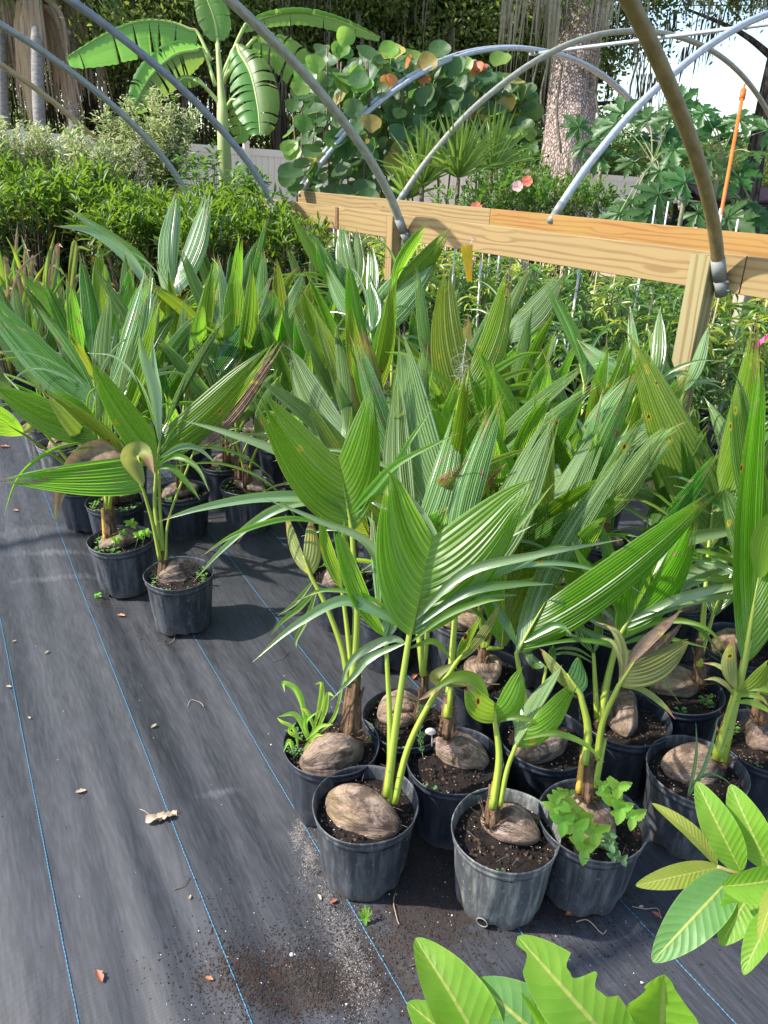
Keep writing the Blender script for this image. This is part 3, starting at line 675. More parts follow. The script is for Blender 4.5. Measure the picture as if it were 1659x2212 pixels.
    Hh.frond((1296, 1560), (1335, 1378), (1402, 1262), [(1507, 1086, 74, 'R', dict(k='lime', inner=0)), (1452, 1110, 40, 'L', dict(k='green'))], [
        ([(1372, 1304), (1440, 1262), (1540, 1215), (1700, 1165)], 30, dict(k='pale')),
        ([(1360, 1325), (1450, 1275), (1560, 1235), (1700, 1215)], 24, dict(k='pale')),
        ([(1352, 1345), (1450, 1300), (1560, 1270), (1700, 1262)], 22, dict(k='pale')),
        ([(1345, 1360), (1430, 1318), (1550, 1290), (1690, 1292)], 18, dict(k='pale')),
        ([(1335, 1385), (1420, 1345), (1500, 1350), (1570, 1430)], 16, dict(k='green')),
        ([(1333, 1395), (1400, 1375), (1450, 1380), (1530, 1400)], 14, dict(k='green')),
        ([(1360, 1310), (1330, 1240), (1310, 1180), (1300, 1130)], 34, dict(k='green')),
        ([(1350, 1330), (1310, 1270), (1270, 1230), (1235, 1170)], 30, dict(k='green')),
        ([(1342, 1350), (1300, 1310), (1250, 1275), (1210, 1250)], 22, dict(k='dark')),
        ([(1336, 1368), (1290, 1340), (1240, 1310), (1180, 1295)], 20, dict(k='dark')),
        ([(1330, 1385), (1290, 1375), (1240, 1352), (1195, 1345)], 16, dict(k='dark')),
        ([(1380, 1270), (1440, 1180), (1500, 1160), (1690, 1130)], 44, dict(k='pale'))], via=[(1312, 1470)], dz=.0, pr=(.013, .008), tilt=.3)
    Hh.frond((1290, 1550), (1282, 1410), None, [(1240, 1300, 26, 'L', dict(k='dark')), (1290, 1290, 20, 'R', dict(k='dark'))], pr=(.009, .005))
    I_ = Palm(1468, 1487, 'coconut palm with a broad flat nut, right of the brown torn leaf', 'pot_dark', ((1402, 1485), (1520, 1470), .062), seed=9, weeds=5)
    I_.stem([(1510, 1480), (1512, 1420), (1510, 1380)], (.016, .010))
    I_.frond((1511, 1440), (1530, 1190), (1549, 1010), [(1362, 706, 50, 'L', dict(k='spot', dz=.3)), (1634, 680, 56, 'R', dict(k='spot', dz=.3))], dz=.25, pr=(.011, .006), tilt=.3)
    I_.frond((1508, 1440), (1540, 1330), (1560, 1270), [(1594, 817, 40, 'L', dict(k='pale', dz=.3)), (1640, 1000, 50, 'R', dict(k='dark', dz=.3))], dz=.2, pr=(.008, .005))
    J = Palm(1506, 1662, 'coconut palm with a large cracked nut and an upright onion-like weed in its pot', 'pot', ((1428, 1655), (1568, 1655), .066), seed=10)
    J.stem([(1558, 1650), (1562, 1600), (1568, 1560)], (.018, .011), 5)
    J.frond((1550, 1632), (1605, 1440), (1640, 1240), [(1654, 738, 42, 'L', dict(k='lime', dz=.12)), (1790, 800, 70, 'R', dict(k='lime', dz=.1))], [([(1640, 1250), (1660, 1150), (1700, 1080)], 60, dict(k='lime'))], via=[(1575, 1550)], dz=.03, pr=(.015, .009), tilt=.3)
    J.frond((1545, 1640), (1592, 1492), None, [(1585, 1372, 34, 'L', dict(k='old', cut=.93)), (1668, 1418, 36, 'R', dict(k='spot', cut=.9))], pr=(.011, .006), dz=-.03, tilt=.2)
    J.frond((1560, 1645), (1640, 1290), (1660, 1180), [(1560, 1040, 30, 'L', dict(k='dark', dz=.2)), (1760, 1000, 60, 'R', dict(k='green'))], pr=(.012, .007), dz=.06)
    K = Palm(1652, 1600, 'coconut palm at the right edge, dark nut with a shaggy fibre collar', 'pot_dark', ((1620, 1610), (1700, 1570), .064), seed=11, weeds=6)
    K.stem([(1640, 1560), (1645, 1510), (1650, 1470)], (.02, .012))
    K.frond((1650, 1500), (1700, 1330), (1720, 1230), [(1650, 1010, 40, 'L', dict(k='lime')), (1790, 1000, 60, 'R')], kind='lime')
    Mm = Palm(1048, 1450, 'young coconut palm with a reddish torn stem, pot just behind the upright bright lobe', 'pot_dark', None, seed=12)
    Mm.stem([(1040, 1460), (1045, 1410), (1048, 1370)], (.017, .012), 6)
    Mm.frond((1050, 1400), (1085, 1400), (1092, 1280), [(1062, 1010, 46, 'L', dict(k='lime')), (1191, 888, 62, 'R', dict(k='spot', dz=.12))], dz=.0, pr=(.008, .005), tilt=.3)
    Mm.frond((1046, 1400), (1030, 1260), (1040, 1150), [(920, 1000, 50, 'L', dict(k='dark')), (1009, 930, 36, 'R', dict(k='lime'))], dz=.15)
    Mm.frond((1048, 1400), (1080, 1300), (1110, 1200), [(1130, 960, 40, 'L', dict(k='pale')), (1310, 885, 66, 'R', dict(k='pale'))], dz=.12)
    Nn = Palm(738, 1235, 'young coconut palm in a pot half hidden behind the cut olive leaf stub', 'pot_dark', ((700, 1262), (775, 1225), .058), seed=13, weeds=3)
    Nn.stem([(762, 1250), (765, 1200), (766, 1150)], (.016, .010))
    Nn.frond((765, 1200), (742, 985), (738, 900), [(618, 732, 52, 'L', dict(k='pale', dz=.2)), (722, 692, 34, 'R', dict(k='pale', dz=.25))], dz=.12)
    Nn.frond((765, 1210), (746, 1010), None, [(680, 846, 36, 'L', dict(k='pale')), (760, 880, 22, 'R', dict(k='lime'))], dz=.1)
    Nn.frond((762, 1220), (720, 1080), None, [(552, 892, 30, 'L', dict(k='old')), (690, 960, 20, 'R', dict(k='lime'))], dz=-.0)
    O = Palm(1600, 1392, 'coconut palm near the right edge, behind the cut yellow-green leaf stub', 'pot_dark', None, seed=14); O.auto(5)
    # left group
    P = Palm(387, 1238, 'young coconut palm standing alone in front of the left group, nut split by a groove', 'pot', ((338, 1252), (430, 1222), .056), seed=15, weeds=4)
    P.stem([(352, 1245), (352, 1200), (345, 1150)], (.017, .013), 7)
    P.frond((350, 1190), (337, 1020), (345, 945), [(187, 762, 34, 'L', dict(k='lime')), (277, 776, 24, 'R', dict(k='lime', ud=0))], [
        ([(345, 960), (335, 850), (310, 770), (300, 720)], 26, dict(k='pale')),
        ([(346, 960), (338, 860), (332, 800), (329, 728)], 24, dict(k='pale')),
        ([(340, 985), (380, 930), (420, 915), (515, 935)], 14, dict(k='green')),
        ([(340, 992), (390, 965), (430, 970), (475, 1010)], 14, dict(k='pale')),
        ([(338, 1005), (380, 985), (425, 1010), (452, 1062)], 14, dict(k='green')),
        ([(338, 1012), (370, 1010), (410, 1050), (432, 1080)], 14, dict(k='green'))], via=[(335, 1100)], pr=(.009, .006))
    P.frond((352, 1190), (344, 1000), (350, 930), [(503, 660, 36, 'L', dict(k='pale')), (594, 728, 46, 'R', dict(k='green'))], pr=(.008, .005), dz=.03, via=[(345, 1090)])
    P.frond((358, 1210), (415, 985), (430, 940), [(612, 733, 34, 'R', dict(k='dead')), (530, 765, 20, 'L', dict(k='old'))], via=[(365, 1120)], pr=(.006, .004), dz=.04)
    P.frond((346, 1210), (310, 1060), (275, 985), [(-10, 1032, 26, 'L', dict(k='green', ud=-1)), (82, 832, 50, 'R', dict(k='spot', ud=1))], [([(300, 1040), (250, 975), (180, 985), (135, 1050), (118, 1135)], 44, dict(k='dead')), ([(310, 1050), (285, 990), (310, 975), (333, 1025)], 46, dict(k='old'))], via=[(330, 1130)], pr=(.009, .006), dz=-.12)
    Q = Palm(261, 1165, 'coconut palm with an orange cut petiole, left of the lone front palm', 'pot', ((215, 1185), (308, 1150), .056), seed=16, weeds=6)
    Q.stem([(238, 1160), (235, 1110), (232, 1065)], (.024, .017), 8)
    Q.frond((228, 1170), (222, 1100), None, [], pm='petiole_orange', pr=(.011, .008))
    Q.frond((232, 1100), (218, 955), (200, 900), [(-30, 822, 50, 'L', dict(k='green', ud=-1)), (84, 836, 44, 'R', dict(k='lime', ud=1))], dz=-.05, pr=(.010, .006))
    Q.frond((235, 1100), (215, 900), (200, 840), [(-60, 600, 56, 'L', dict(k='dark')), (60, 640, 34, 'R', dict(k='pale'))], dz=.06, pr=(.009, .006))
    Q.frond((236, 1100), (228, 900), (232, 830), [(242, 612, 38, 'L', dict(k='pale', dz=.25)), (322, 560, 46, 'R', dict(k='pale', dz=.25))], dz=.1)
    Q.frond((236, 1100), (250, 940), (262, 880), [(342, 640, 30, 'R', dict(k='green')), (300, 690, 24, 'L', dict(k='pale'))], dz=-.02)
    Rr = Palm(249, 1082, 'coconut palm in the pot of tiny clover right behind the orange cut petiole', 'pot_dark', ((230, 1085), (310, 1060), .056), seed=17, weeds=10)
    Rr.frond((240, 1040), (210, 860), (195, 790), [(150, 586, 36, 'L', dict(k='green')), (128, 660, 24, 'R', dict(k='spot'))], dz=.1); Rr.auto(3)
    S_ = Palm(392, 1060, 'young coconut palm in the low dark pot behind the lone front palm', 'pot_dark', ((350, 1075), (430, 1050), .055), seed=18, weeds=5)
    S_.frond((385, 1030), (400, 850), (410, 790), [(458, 552, 40, 'R', dict(k='green')), (400, 640, 26, 'L', dict(k='pale'))], dz=.1)
    S_.frond((385, 1030), (410, 860), None, [(592, 594, 40, 'R', dict(k='dark', ud=-1)), (480, 612, 30, 'L', dict(k='old'))], dz=.05); S_.auto(2)
    T = Palm(534, 1048, 'coconut palm with a fan-shaped pale nut and clover, standing in the middle gap', 'pot', ((510, 1035), (568, 1062), .054), seed=19, weeds=8)
    T.stem([(515, 1035), (512, 980), (508, 920)], (.016, .012))
    T.frond((510, 960), (525, 800), (530, 740), [(515, 560, 46, 'L', dict(k='green')), (592, 640, 36, 'R', dict(k='dark'))], dz=.05); T.frond((512, 960), (505, 830), (512, 770), [(450, 620, 34, 'L', dict(k='pale')), (545, 560, 40, 'R', dict(k='green'))], dz=-.05)
    T.frond((508, 960), (470, 860), None, [(400, 740, 30, 'L', dict(k='dead')), (500, 760, 26, 'R', dict(k='old'))]); T.frond((515, 1000), (560, 900), (572, 870), [(640, 880, 24, 'R', dict(k='old'))], pr=(.005, .003))
    T.auto(2)
    U = Palm(490, 1000, 'young coconut palm with a smooth oval nut just behind the free-standing clover pot', 'pot_dark', ((455, 1000), (520, 995), .052), seed=20, weeds=2)
    U.auto(3); U.frond((500, 960), (600, 780), (615, 720), [(590, 615, 50, 'L', dict(k='green')), (675, 600, 50, 'R', dict(k='spot'))], dz=.3)
    Vv = Palm(178, 1042, 'young coconut palm in the tall dark pot behind the drooping dry leaf', 'pot_dark', None, seed=21); Vv.auto(3, lean=(.3, .8), size=1.2)
    W = Palm(133, 957, 'young coconut palm in a pale grey pot with a yellowish nut, left edge group', 'pot_gray', ((105, 975), (165, 950), .058), seed=22); W.auto(3, kinds=('pale', 'dark'), lean=(.05, .3)); W.frond((130, 930), (115, 880), None, [(10, 945, 16, 'L', dict(k='old', ud=-1))], [([(110, 890), (80, 895), (60, 930), (12, 944)], 20, dict(k='old')), ([(150, 900), (170, 880), (178, 945)], 14, dict(k='dead'))])
    X = Palm(95, 912, 'young coconut palm in a grey pot with a stack-slot side, far left row', 'pot_gray', None, seed=23); X.auto(3, kinds=('pale', 'dark'), lean=(.05, .25))
    Y = Palm(606, 956, 'young coconut palm in a dark pot in the shade left of the dark double leaf', 'pot_dark', None, seed=24); Y.auto(3)
    Y.frond((606, 930), (615, 760), (628, 700), [(598, 546, 22, 'L', dict(k='spot')), (672, 598, 40, 'R', dict(k='spot'))], dz=.1)
    Y.frond((600, 930), (610, 800), None, [(645, 700, 26, 'L', dict(k='dead')), (702, 715, 22, 'R', dict(k='dead'))])
    Z = Palm(668, 1032, 'young coconut palm low in the gap, pot partly behind the long dark double leaf', 'pot_dark', None, seed=25, weeds=2); Z.auto(4, lean=(.1, .4))
    # rows towards the rail
    a = Palm(0, 0, 'young coconut palm whose twin yellow-green lobes fan over feathery lower leaflets, centre of the group', at=(.36, 3.1, 0), potm='pot_dark', seed=26)
    a.Z = 3.0; a.frond((975, 1130), (990, 915), (1014, 792), [(968, 562, 58, 'L', dict(k='spot', dz=.2, inner=0)), (1101, 558, 62, 'R', dict(k='spot', dz=.2, inner=0))],
        [([(1000, 860+i*16), (1000+sg*(55+i*6), 810+i*20), (1000+sg*(120+i*6), 770+i*32), (1000+sg*(170-i*6), 760+i*44)], 16, dict(k='lime')) for i in range(5) for sg in (-1, 1)], dz=.1, pr=(.009, .006), tilt=.25)
    a.auto(2)
    b = Palm(0, 0, 'tall pale-leaved coconut palm behind the left group, twin lobes high against the croton hedge', at=(-1.45, 5.0, 0), potm='pot_dark', seed=27)
    b.Z = 5.2; b.frond((378, 780), (372, 640), (380, 590), [(390, 404, 44, 'L', dict(k='pale')), (452, 402, 44, 'R', dict(k='pale'))], [([(340, 640), (300, 570), (230, 510), (150, 453)], 40, dict(k='dark')), ([(345, 660), (280, 560), (200, 500), (118, 488)], 26, dict(k='pale'))], dz=.2, tilt=.4)
    b.frond((378, 780), (390, 660), None, [(470, 600, 30, 'R', dict(k='green')), (340, 560, 24, 'L', dict(k='pale'))]); b.auto(2)
    c = Palm(0, 0, 'young coconut palm with three tall lobes crossing the far end of the wooden rail', at=(-.45, 4.8, 0), potm='pot_dark', seed=28)
    c.Z = 5.0; c.frond((740, 800), (765, 640), (770, 590), [(740, 476, 34, 'L', dict(k='pale')), (765, 490, 30, 'R', dict(k='pale'))], dz=.1); c.frond((740, 800), (790, 660), None, [(655, 478, 34, 'L', dict(k='dark')), (798, 520, 30, 'R', dict(k='pale'))]); c.frond((742, 800), (745, 640), None, [(620, 440, 26, 'L', dict(k='green')), (680, 500, 30, 'L', dict(k='green'))])
    c.auto(1)
    d = Palm(0, 0, 'young coconut palm with a bright backlit lobe standing before the middle rail post', at=(.12, 4.2, 0), potm='pot_dark', seed=29)
    d.Z = 4.2; d.frond((845, 850), (850, 640), (865, 590), [(930, 474, 36, 'L', dict(k='lime')), (978, 482, 34, 'R', dict(k='green'))], dz=.15, tilt=.3); d.frond((840, 850), (780, 740), (785, 700), [(896, 558, 38, 'L', dict(k='pale')), (950, 545, 46, 'R', dict(k='pale'))], dz=.05)
    d.frond((840, 850), (800, 720), None, [(700, 560, 40, 'L', dict(k='pale')), (790, 590, 34, 'R', dict(k='dark'))]); d.auto(1)
    e = Palm(0, 0, 'young coconut palm with two long pale lobes leaning right under the rail', at=(.75, 3.85, 0), potm='pot_dark', seed=30)
    e.Z = 3.9; e.frond((1080, 900), (1095, 740), (1105, 690), [(1155, 566, 34, 'L', dict(k='pale')), (1222, 576, 44, 'R', dict(k='pale'))], dz=.15); e.frond((1080, 900), (1120, 830), None, [(1044, 658, 24, 'L', dict(k='spot')), (1205, 720, 28, 'R', dict(k='pale'))]); e.auto(2)
    f = Palm(0, 0, 'young coconut palm with one dark glossy lobe bending down beside the mango seedlings', at=(1.02, 3.4, 0), potm='pot_dark', seed=31)
    f.Z = 3.4; f.frond((1255, 960), (1262, 830), (1250, 780), [(1168, 596, 36, 'R', dict(k='dark')), (1250, 730, 30, 'R', dict(k='pale'))], dz=.1); f.frond((1250, 960), (1120, 910), None, [(1178, 764, 52, 'R', dict(k='green')), (1040, 700, 30, 'L', dict(k='old'))], dz=-.3); f.auto(2)
    g = Palm(0, 0, 'young coconut palm with a rounded bright lobe left of the big rail post', at=(1.22, 2.95, 0), potm='pot_dark', seed=32)
    g.Z = 3.1; g.frond((1350, 1000), (1372, 850), (1365, 800), [(1350, 726, 36, 'L', dict(k='green')), (1245, 730, 26, 'L', dict(k='pale'))], dz=.1); g.frond((1350, 1000), (1400, 850), None, [(1360, 650, 26, 'L', dict(k='pale')), (1420, 658, 34, 'R', dict(k='pale'))]); g.frond((1350, 1000), (1470, 850), None, [(1400, 700, 30, 'L', dict(k='pale')), (1529, 700, 30, 'R', dict(k='pale'))]); g.auto(2)
    h = Palm(0, 0, 'young coconut palm with a pink-scarred pale lobe, right of centre behind the big translucent leaf', at=(.82, 2.35, 0), potm='pot_dark', seed=33)
    h.Z = 2.6; h.frond((1240, 1240), (1262, 1060), (1290, 990), [(1395, 780, 74, 'L', dict(k='pale')), (1470, 860, 50, 'R', dict(k='pale'))], dz=.1); h.frond((1240, 1240), (1230, 1090), None, [(1190, 960, 40, 'L', dict(k='pale')), (1290, 930, 36, 'R', dict(k='green'))]); h.auto(2)
    rows = [((.02, 2.35), 'dark pot hidden behind the tall cracked stem of the front left palm'), ((.30, 2.32), 'pot directly behind the reddish torn stem'), ((.58, 2.28), 'pot in the shaded middle of the block'), ((1.12, 2.5), 'pot behind the right-hand spotted leaves'), ((.10, 2.68), 'pot in the third row beside the open black cloth'), ((.42, 2.66), 'pot in the third row under the pink-scarred leaf'), ((.72, 2.68), 'pot in the fourth row right of the hanging moss wisp'),
            ((1.42, 2.62), 'pot beside the right edge below the wooden post'), ((.02, 3.05), 'pot below the hanging wisp of moss, left side'), ((.66, 3.1), 'pot under the leaning pale lobes'), ((.95, 2.98), 'pot halfway between the moss wisp and the wooden post'), ((-.12, 3.5), 'pot left of the feathery palm, towards the rail'), ((.22, 3.55), 'pot below the yellow sticky card'), ((.55, 3.55), 'pot just right of the yellow sticky card'),
            ((-.35, 3.95), 'pot in the back row by the dead curled leaf'), ((.42, 4.1), 'pot touching the rail shade right of the middle post'), ((-.75, 4.3), 'pot behind the brown and yellow leaves'), ((-.12, 4.75), 'pot close to the middle rail post'), ((-1.1, 4.0), 'pot at the back of the left group'), ((-1.35, 3.65), 'pot in the thick of the left group'), ((-1.7, 4.45), 'pot behind the left group with dark leaves'), ((-1.0, 4.85), 'pot near the hedge, centre left'), ((-.5, 5.5), 'pot in the last row below the rail end'), ((-1.15, 5.7), 'pot in the last row against the hedge'), ((-1.85, 5.3), 'pot next to the hedge, left of the tall pale palm')]
    for i, ((x, y), lb) in enumerate(rows):
        q = Palm(0, 0, 'young coconut palm, '+lb, at=(x+R.uniform(-.02, .02), y+R.uniform(-.02, .02), 0), potm=R.choice(['pot_dark', 'pot', 'pot_dark']), seed=40+i, weeds=(1 if y < 3 else 0))
        q.auto(3 if x < -.7 else 4, size=(1.28 if x < -.7 else R.uniform(1.0, 1.22)) if y > 2.6 else 1.0, kinds=('pale', 'green', 'pale', 'dark', 'green', 'pale', 'dark', 'spot', 'lime', 'old'), hmin=.3, hmax=.46)
build_palms()

# ------------------------------------------------------------------ timber side rails and hoops
RA = rad(34.5); RD = np.array([-math.sin(RA), math.cos(RA), 0]); RN = np.array([math.cos(RA), math.sin(RA), 0])  # RN points away from camera
NEAR = atz(1471, 536, 1.30); Zu = np.array([0, 0, 1.])
def woodmat(name, a, b, kn, rough=.6):
    m, t = mat(name); o = N(t, 'TexCoord').outputs['UV']; sp = N(t, 'SeparateXYZ'); L(t, o, sp.inputs[0])
    vo = N(t, 'TexVoronoi', i_Scale=1.0); L(t, mapping(t, o, (1.5, 2.4, 1)), vo.inputs['Vector']); kd = vo.outputs['Distance']
    d = noise(t, mapping(t, o, (.9, 1.7, 1)), 1.0, 2, .45, .2); pull = ramp(t, kd, [(.0, .55), (.35, 0)]).outputs[0]
    ph = math_(t, 'ADD', math_(t, 'MULTIPLY', sp.outputs[1], 36.0), math_(t, 'MULTIPLY', math_(t, 'ADD', d, pull), 15.0))
    v = math_(t, 'SINE', ph); c = mix(t, ramp(t, v, [(.1, 0), (.55, .55), (.97, 1)]).outputs[0], b, a)
    c = mix(t, math_(t, 'MULTIPLY', ramp(t, noise(t, mapping(t, o, (.8, 1.2, 1)), 1.3, 3), [(.4, 0), (.7, 1)]).outputs[0], .6), c, kn)
    k = ramp(t, kd, [(.035, 1), (.06, .5), (.09, 0)]).outputs[0]; c = mix(t, math_(t, 'MULTIPLY', k, .85), c, (.16, .06, .025))
    g = noise(t, mapping(t, o, (3, 70, 1)), 2, 4); c = mix(t, math_(t, 'MULTIPLY', g, .35), c, a)
    out(t, pbr(t, c, rough, bump(t, g, .2, .002), .35).outputs[0]); return m
M['pine'] = woodmat('yellow_pine_board', (.25, .15, .06), (.38, .265, .12), (.34, .25, .10))
M['pine_orange'] = woodmat('orange_wet_pine_board', (.29, .125, .03), (.40, .21, .065), (.40, .27, .07))
M['pine_green'] = woodmat('greenish_treated_post', (.25, .16, .07), (.37, .32, .16), (.27, .27, .11))
M['pine_grey'] = woodmat('pale_weathered_post', (.42, .34, .25), (.55, .47, .38), (.45, .38, .3))
def board(mb, c, L_, ax, side, th, wd, rnd=0):
    """board of length L_ along ax, width wd up (Z), thickness th along side; uv runs in metres"""
    c = V3(c); A = nrm(ax); S = nrm(side); U_ = nrm(np.cross(A, S)); 
    if abs(U_[2]) > .3 and U_[2] < 0: U_ = -U_
    rnd = R.uniform(0, 9) if not rnd else rnd; bv = .003
    def quad(o, e1, l1, e2, l2):
        b = len(mb.v); 
        n = max(1, int(l1/.5))
        for i in range(n+1):
            for q in (-1, 1): mb.v.append(tuple(o+e1*(-l1/2+l1*i/n)+e2*q*l2/2))
        for i in range(n):
            ids = [b+2*i, b+2*i+2, b+2*i+3, b+2*i+1]
            mb.face(ids, [(rnd+l1*i/n, rnd), (rnd+l1*(i+1)/n, rnd), (rnd+l1*(i+1)/n, rnd+l2*4), (rnd+l1*i/n, rnd+l2*4)])
    quad(c-S*th/2, A, L_, U_, wd-2*bv); quad(c+S*th/2, A, L_, U_, wd-2*bv)
    quad(c+U_*wd/2, A, L_, S, th-2*bv); quad(c-U_*wd/2, A, L_, S, th-2*bv)
    for a_ in (-1, 1):
        for b_ in (-1, 1):
            o = c+S*a_*(th/2-bv/2)+U_*b_*(wd/2-bv/2); e = nrm(-S*a_+U_*b_); b0 = len(mb.v)
            for q in (-1, 1):
                for k in (-1, 1): mb.v.append(tuple(o+A*q*L_/2+e*k*bv*.7071))
            mb.face([b0, b0+1, b0+3, b0+2], [(rnd, 0), (rnd, .01), (rnd+L_, .01), (rnd+L_, 0)])
    for q in (-1, 1):
        b0 = len(mb.v)
        for a_, b_ in ((-1, -1), (1, -1), (1, 1), (-1, 1)): mb.v.append(tuple(c+A*q*L_/2+S*a_*th/2*.98+U_*b_*wd/2*.98))
        mb.face([b0, b0+1, b0+2, b0+3], [(0, 0), (.04, 0), (.04, .2), (0, .2)])
def rails():
    n = empty('timber_side_rail', NEAR*[1, 1, 0]); tag(n, 'near waist-high timber rail with the yellow sticky card hung from it', 'rail')
    def ad(o, r): o.parent = r; o.matrix_parent_inverse = Matrix.Translation(-Vector(r.location)); return o
    zc = 1.30-.092
    for t0, t1, m in ((-2.2, -.385, 'pine'), (-.38, 3.55, 'pine'), (3.554, 5.3, 'pine')):
        mb = MB(); board(mb, NEAR+RD*(t0+t1)/2+Zu*(zc-1.3)+RN*.019, t1-t0-.003, RD, RN, .038, .184); ad(mb.build('rail_board', M[m], sm=False), n)
    for t, m in ((-.19, 'pine_green'), (2.60, 'pine'), (5.1, 'pine_grey'), (-2.0, 'pine')):
        mb = MB(); board(mb, NEAR+RD*t-RN*.047+Zu*(-.012-.64), 1.28, Zu, RN, .09, .115 if t == -.19 else .09); ad(mb.build('post', M[m], sm=False), n)
    mb = MB(); board(mb, NEAR+RD*3.55-RN*.006+Zu*(-.092), .18, Zu, RN, .008, .045); ad(mb.build('splice_strip', M['dead_wood'], sm=False), n)
    f = empty('timber_side_rail', (NEAR+RN*1.58)*[1, 1, 0]); tag(f, 'far timber rail, orange-stained, of the next hoop house behind the near rail', 'rail')
    FB = NEAR+RN*1.58
    for t0, t1, m in ((-3.6, .35, 'pine_orange'), (.354, 3.3, 'pine_orange'), (3.304, 7.2, 'pine')):
        mb = MB(); board(mb, FB+RD*(t0+t1)/2+Zu*(-.092)-RN*.019, t1-t0-.003, RD, RN, .038, .184); ad(mb.build('rail_board', M[m], sm=False), f)
    for t in (-2.0, .6, 2.9, 5.2, 7.0):
        mb = MB(); board(mb, FB+RD*t+RN*.047+Zu*(-.02-.64), 1.28, Zu, RN, .09, .09); ad(mb.build('post', M['pine_grey'], sm=False), f)
M['dead_wood'] = simple('brown_end_grain', (.14, .07, .035), (.26, .14, .07), 30, .8)
rails()

def pipemat(name, a, b, rough, metal):
    m, t = mat(name); o = N(t, 'TexCoord').outputs['UV']; n = noise(t, mapping(t, o, (3, 60, 1)), 2, 5)
    c = mix(t, ramp(t, n, [(.3, 0), (.7, 1)]).outputs[0], a, b); out(t, pbr(t, c, rough, None, .5, metal*.25).outputs[0]); return m
M['pipe_brown'] = pipemat('weathered_olive_pipe', (.16, .115, .04), (.27, .20, .085), .55, .55)
M['pipe_grey'] = pipemat('dull_grey_pipe', (.22, .225, .21), (.36, .36, .33), .5, .6)
M['pipe_blue'] = pipemat('blue_grey_pipe', (.17, .19, .21), (.28, .30, .33), .5, .5)
M['pipe_brass'] = pipemat('tan_pipe', (.30, .21, .10), (.45, .34, .18), .45, .3)
M['pipe_silver'] = pipemat('galvanised_pipe', (.34, .37, .40), (.52, .55, .58), .36, .7)
M['pipe_olive'] = pipemat('greenish_pipe', (.24, .23, .17), (.40, .39, .30), .5, .55)
PROF = [(0, 1.12), (.0, 1.31), (.17, 1.52), (.4, 1.77), (.8, 2.14), (1.2, 2.43), (1.68, 2.72), (2.22, 2.97), (2.8, 3.15), (3.4, 3.25), (3.98, 3.28)]
PROF = PROF + [(7.96-r, z) for r, z in PROF[::-1][1:]]
def hoop(foot, dirv, matn, label, r=.036, zoff=0, double=False, z0=1.31):
    o = empty('hoop_arch', (foot[0], foot[1], foot[2])); tag(o, label, 'pipe hoop')
    pts = [V3(foot)*[1, 1, 0]+dirv*p+Zu*(z+zoff) for p, z in ([(0, z0), (.15, 1.46)] if z0 < 1.3 else [(0, 1.31), (.17, 1.52)])+PROF[3:-2]+[(7.96, 1.15)]]; pts = smooth(pts, 5)
    def ad(q): q.parent = o; q.matrix_parent_inverse = Matrix.Translation(-Vector(o.location))
    mb = MB(); mb.tube(pts, r, 14); ad(mb.build('pipe', M[matn]))
    for e_, q in ((pts[0], pts[1]), (pts[-1], pts[-2])):
        d = nrm(e_-q); mb = MB(); mb.tube([e_+d*-.10, e_+d*.012], r*1.1, 14); mb.tube([e_+d*.012, e_+d*.10], [r*1.08, r*.95], 14)
        ad(mb.build('ground_socket', M['pipe_grey']))
        for k in (.02, .07):
            b = MB(); p0 = e_+d*k-RD*r*1.02; b.tube([p0, p0-RD*.016], [.008, .006], 6); ad(b.build('bolt', M['pipe_silver']))
    if double:
        mb = MB(); mb.tube([p+RD*.11+Zu*.02 for p in pts], r, 10); ad(mb.build('pipe', M[matn]))
    return o
for t, mname, lb in ((-.285, 'pipe_brown', 'olive-brown pipe hoop nearest the camera, bolted beside the big square rail post'), (2.48, 'pipe_olive', 'grey-olive pipe hoop footed at the middle rail post'), (4.68, 'pipe_blue', 'blue-grey pipe hoop crossing in front of the banana leaves'), (7.0, 'pipe_grey', 'grey pipe hoop sloping down to the pale variegated shrub'), (9.15, 'pipe_brass', 'tan pipe hoop farthest left, ending among the variegated shrub')):
    hoop(NEAR+RD*t-RN*.040, -RN, mname, lb, r=.032 if t < 5 else .035, z0=1.19)
FARB = NEAR+RN*1.58
for t, mname, lb, db in ((2.50, 'pipe_silver', 'shiny galvanised hoop rising right from the far rail', 0), (4.88, 'pipe_olive', 'greenish weathered hoop arching right across the oak trunk', 0), (7.15, 'pipe_silver', 'double galvanised end hoop behind the sea grape', 1)):
    hoop(FARB+RD*t+RN*.02, RN, mname, lb, r=.034, double=bool(db))
mb = MB(); p0 = FARB+RN*3.98+RD*7.3; p1 = FARB+RN*3.98-RD*2; p0[2] = p1[2] = 3.235
mb.tube([p0+(p1-p0)*i/10 for i in range(11)], .024, 10); o = mb.build('ridge_pipe', M['pipe_silver']); tag(o, 'long straight galvanised ridge pipe joining the far hoops at their tops', 'pipe')
# orange pole
def pole():
    a, b = atZ(1550, 505, 6.6), atZ(1606, 196, 6.9); mb = MB(); o = empty('orange_pole', (a[0], a[1], a[2]-1.0)); tag(o, 'thin bright orange pole leaning up behind the far rail', 'pole')
    mb.tube([a-Zu*1.0, a, b], .017, 8); m = simple('orange_paint', (.70, .13, .015), (.78, .19, .03), 8, .5); 
    for q in (mb.build('shaft', m),): q.parent = o; q.matrix_parent_inverse = Matrix.Translation(-Vector(o.location))
    mb = MB(); mb.tube([b-nrm(b-a)*.09, b+nrm(b-a)*.01], .026, 8); mb.tube([b, b+nrm(b-a)*.07], .010, 6); q = mb.build('pole_cap', m); q.parent = o; q.matrix_parent_inverse = Matrix.Translation(-Vector(o.location))
pole()

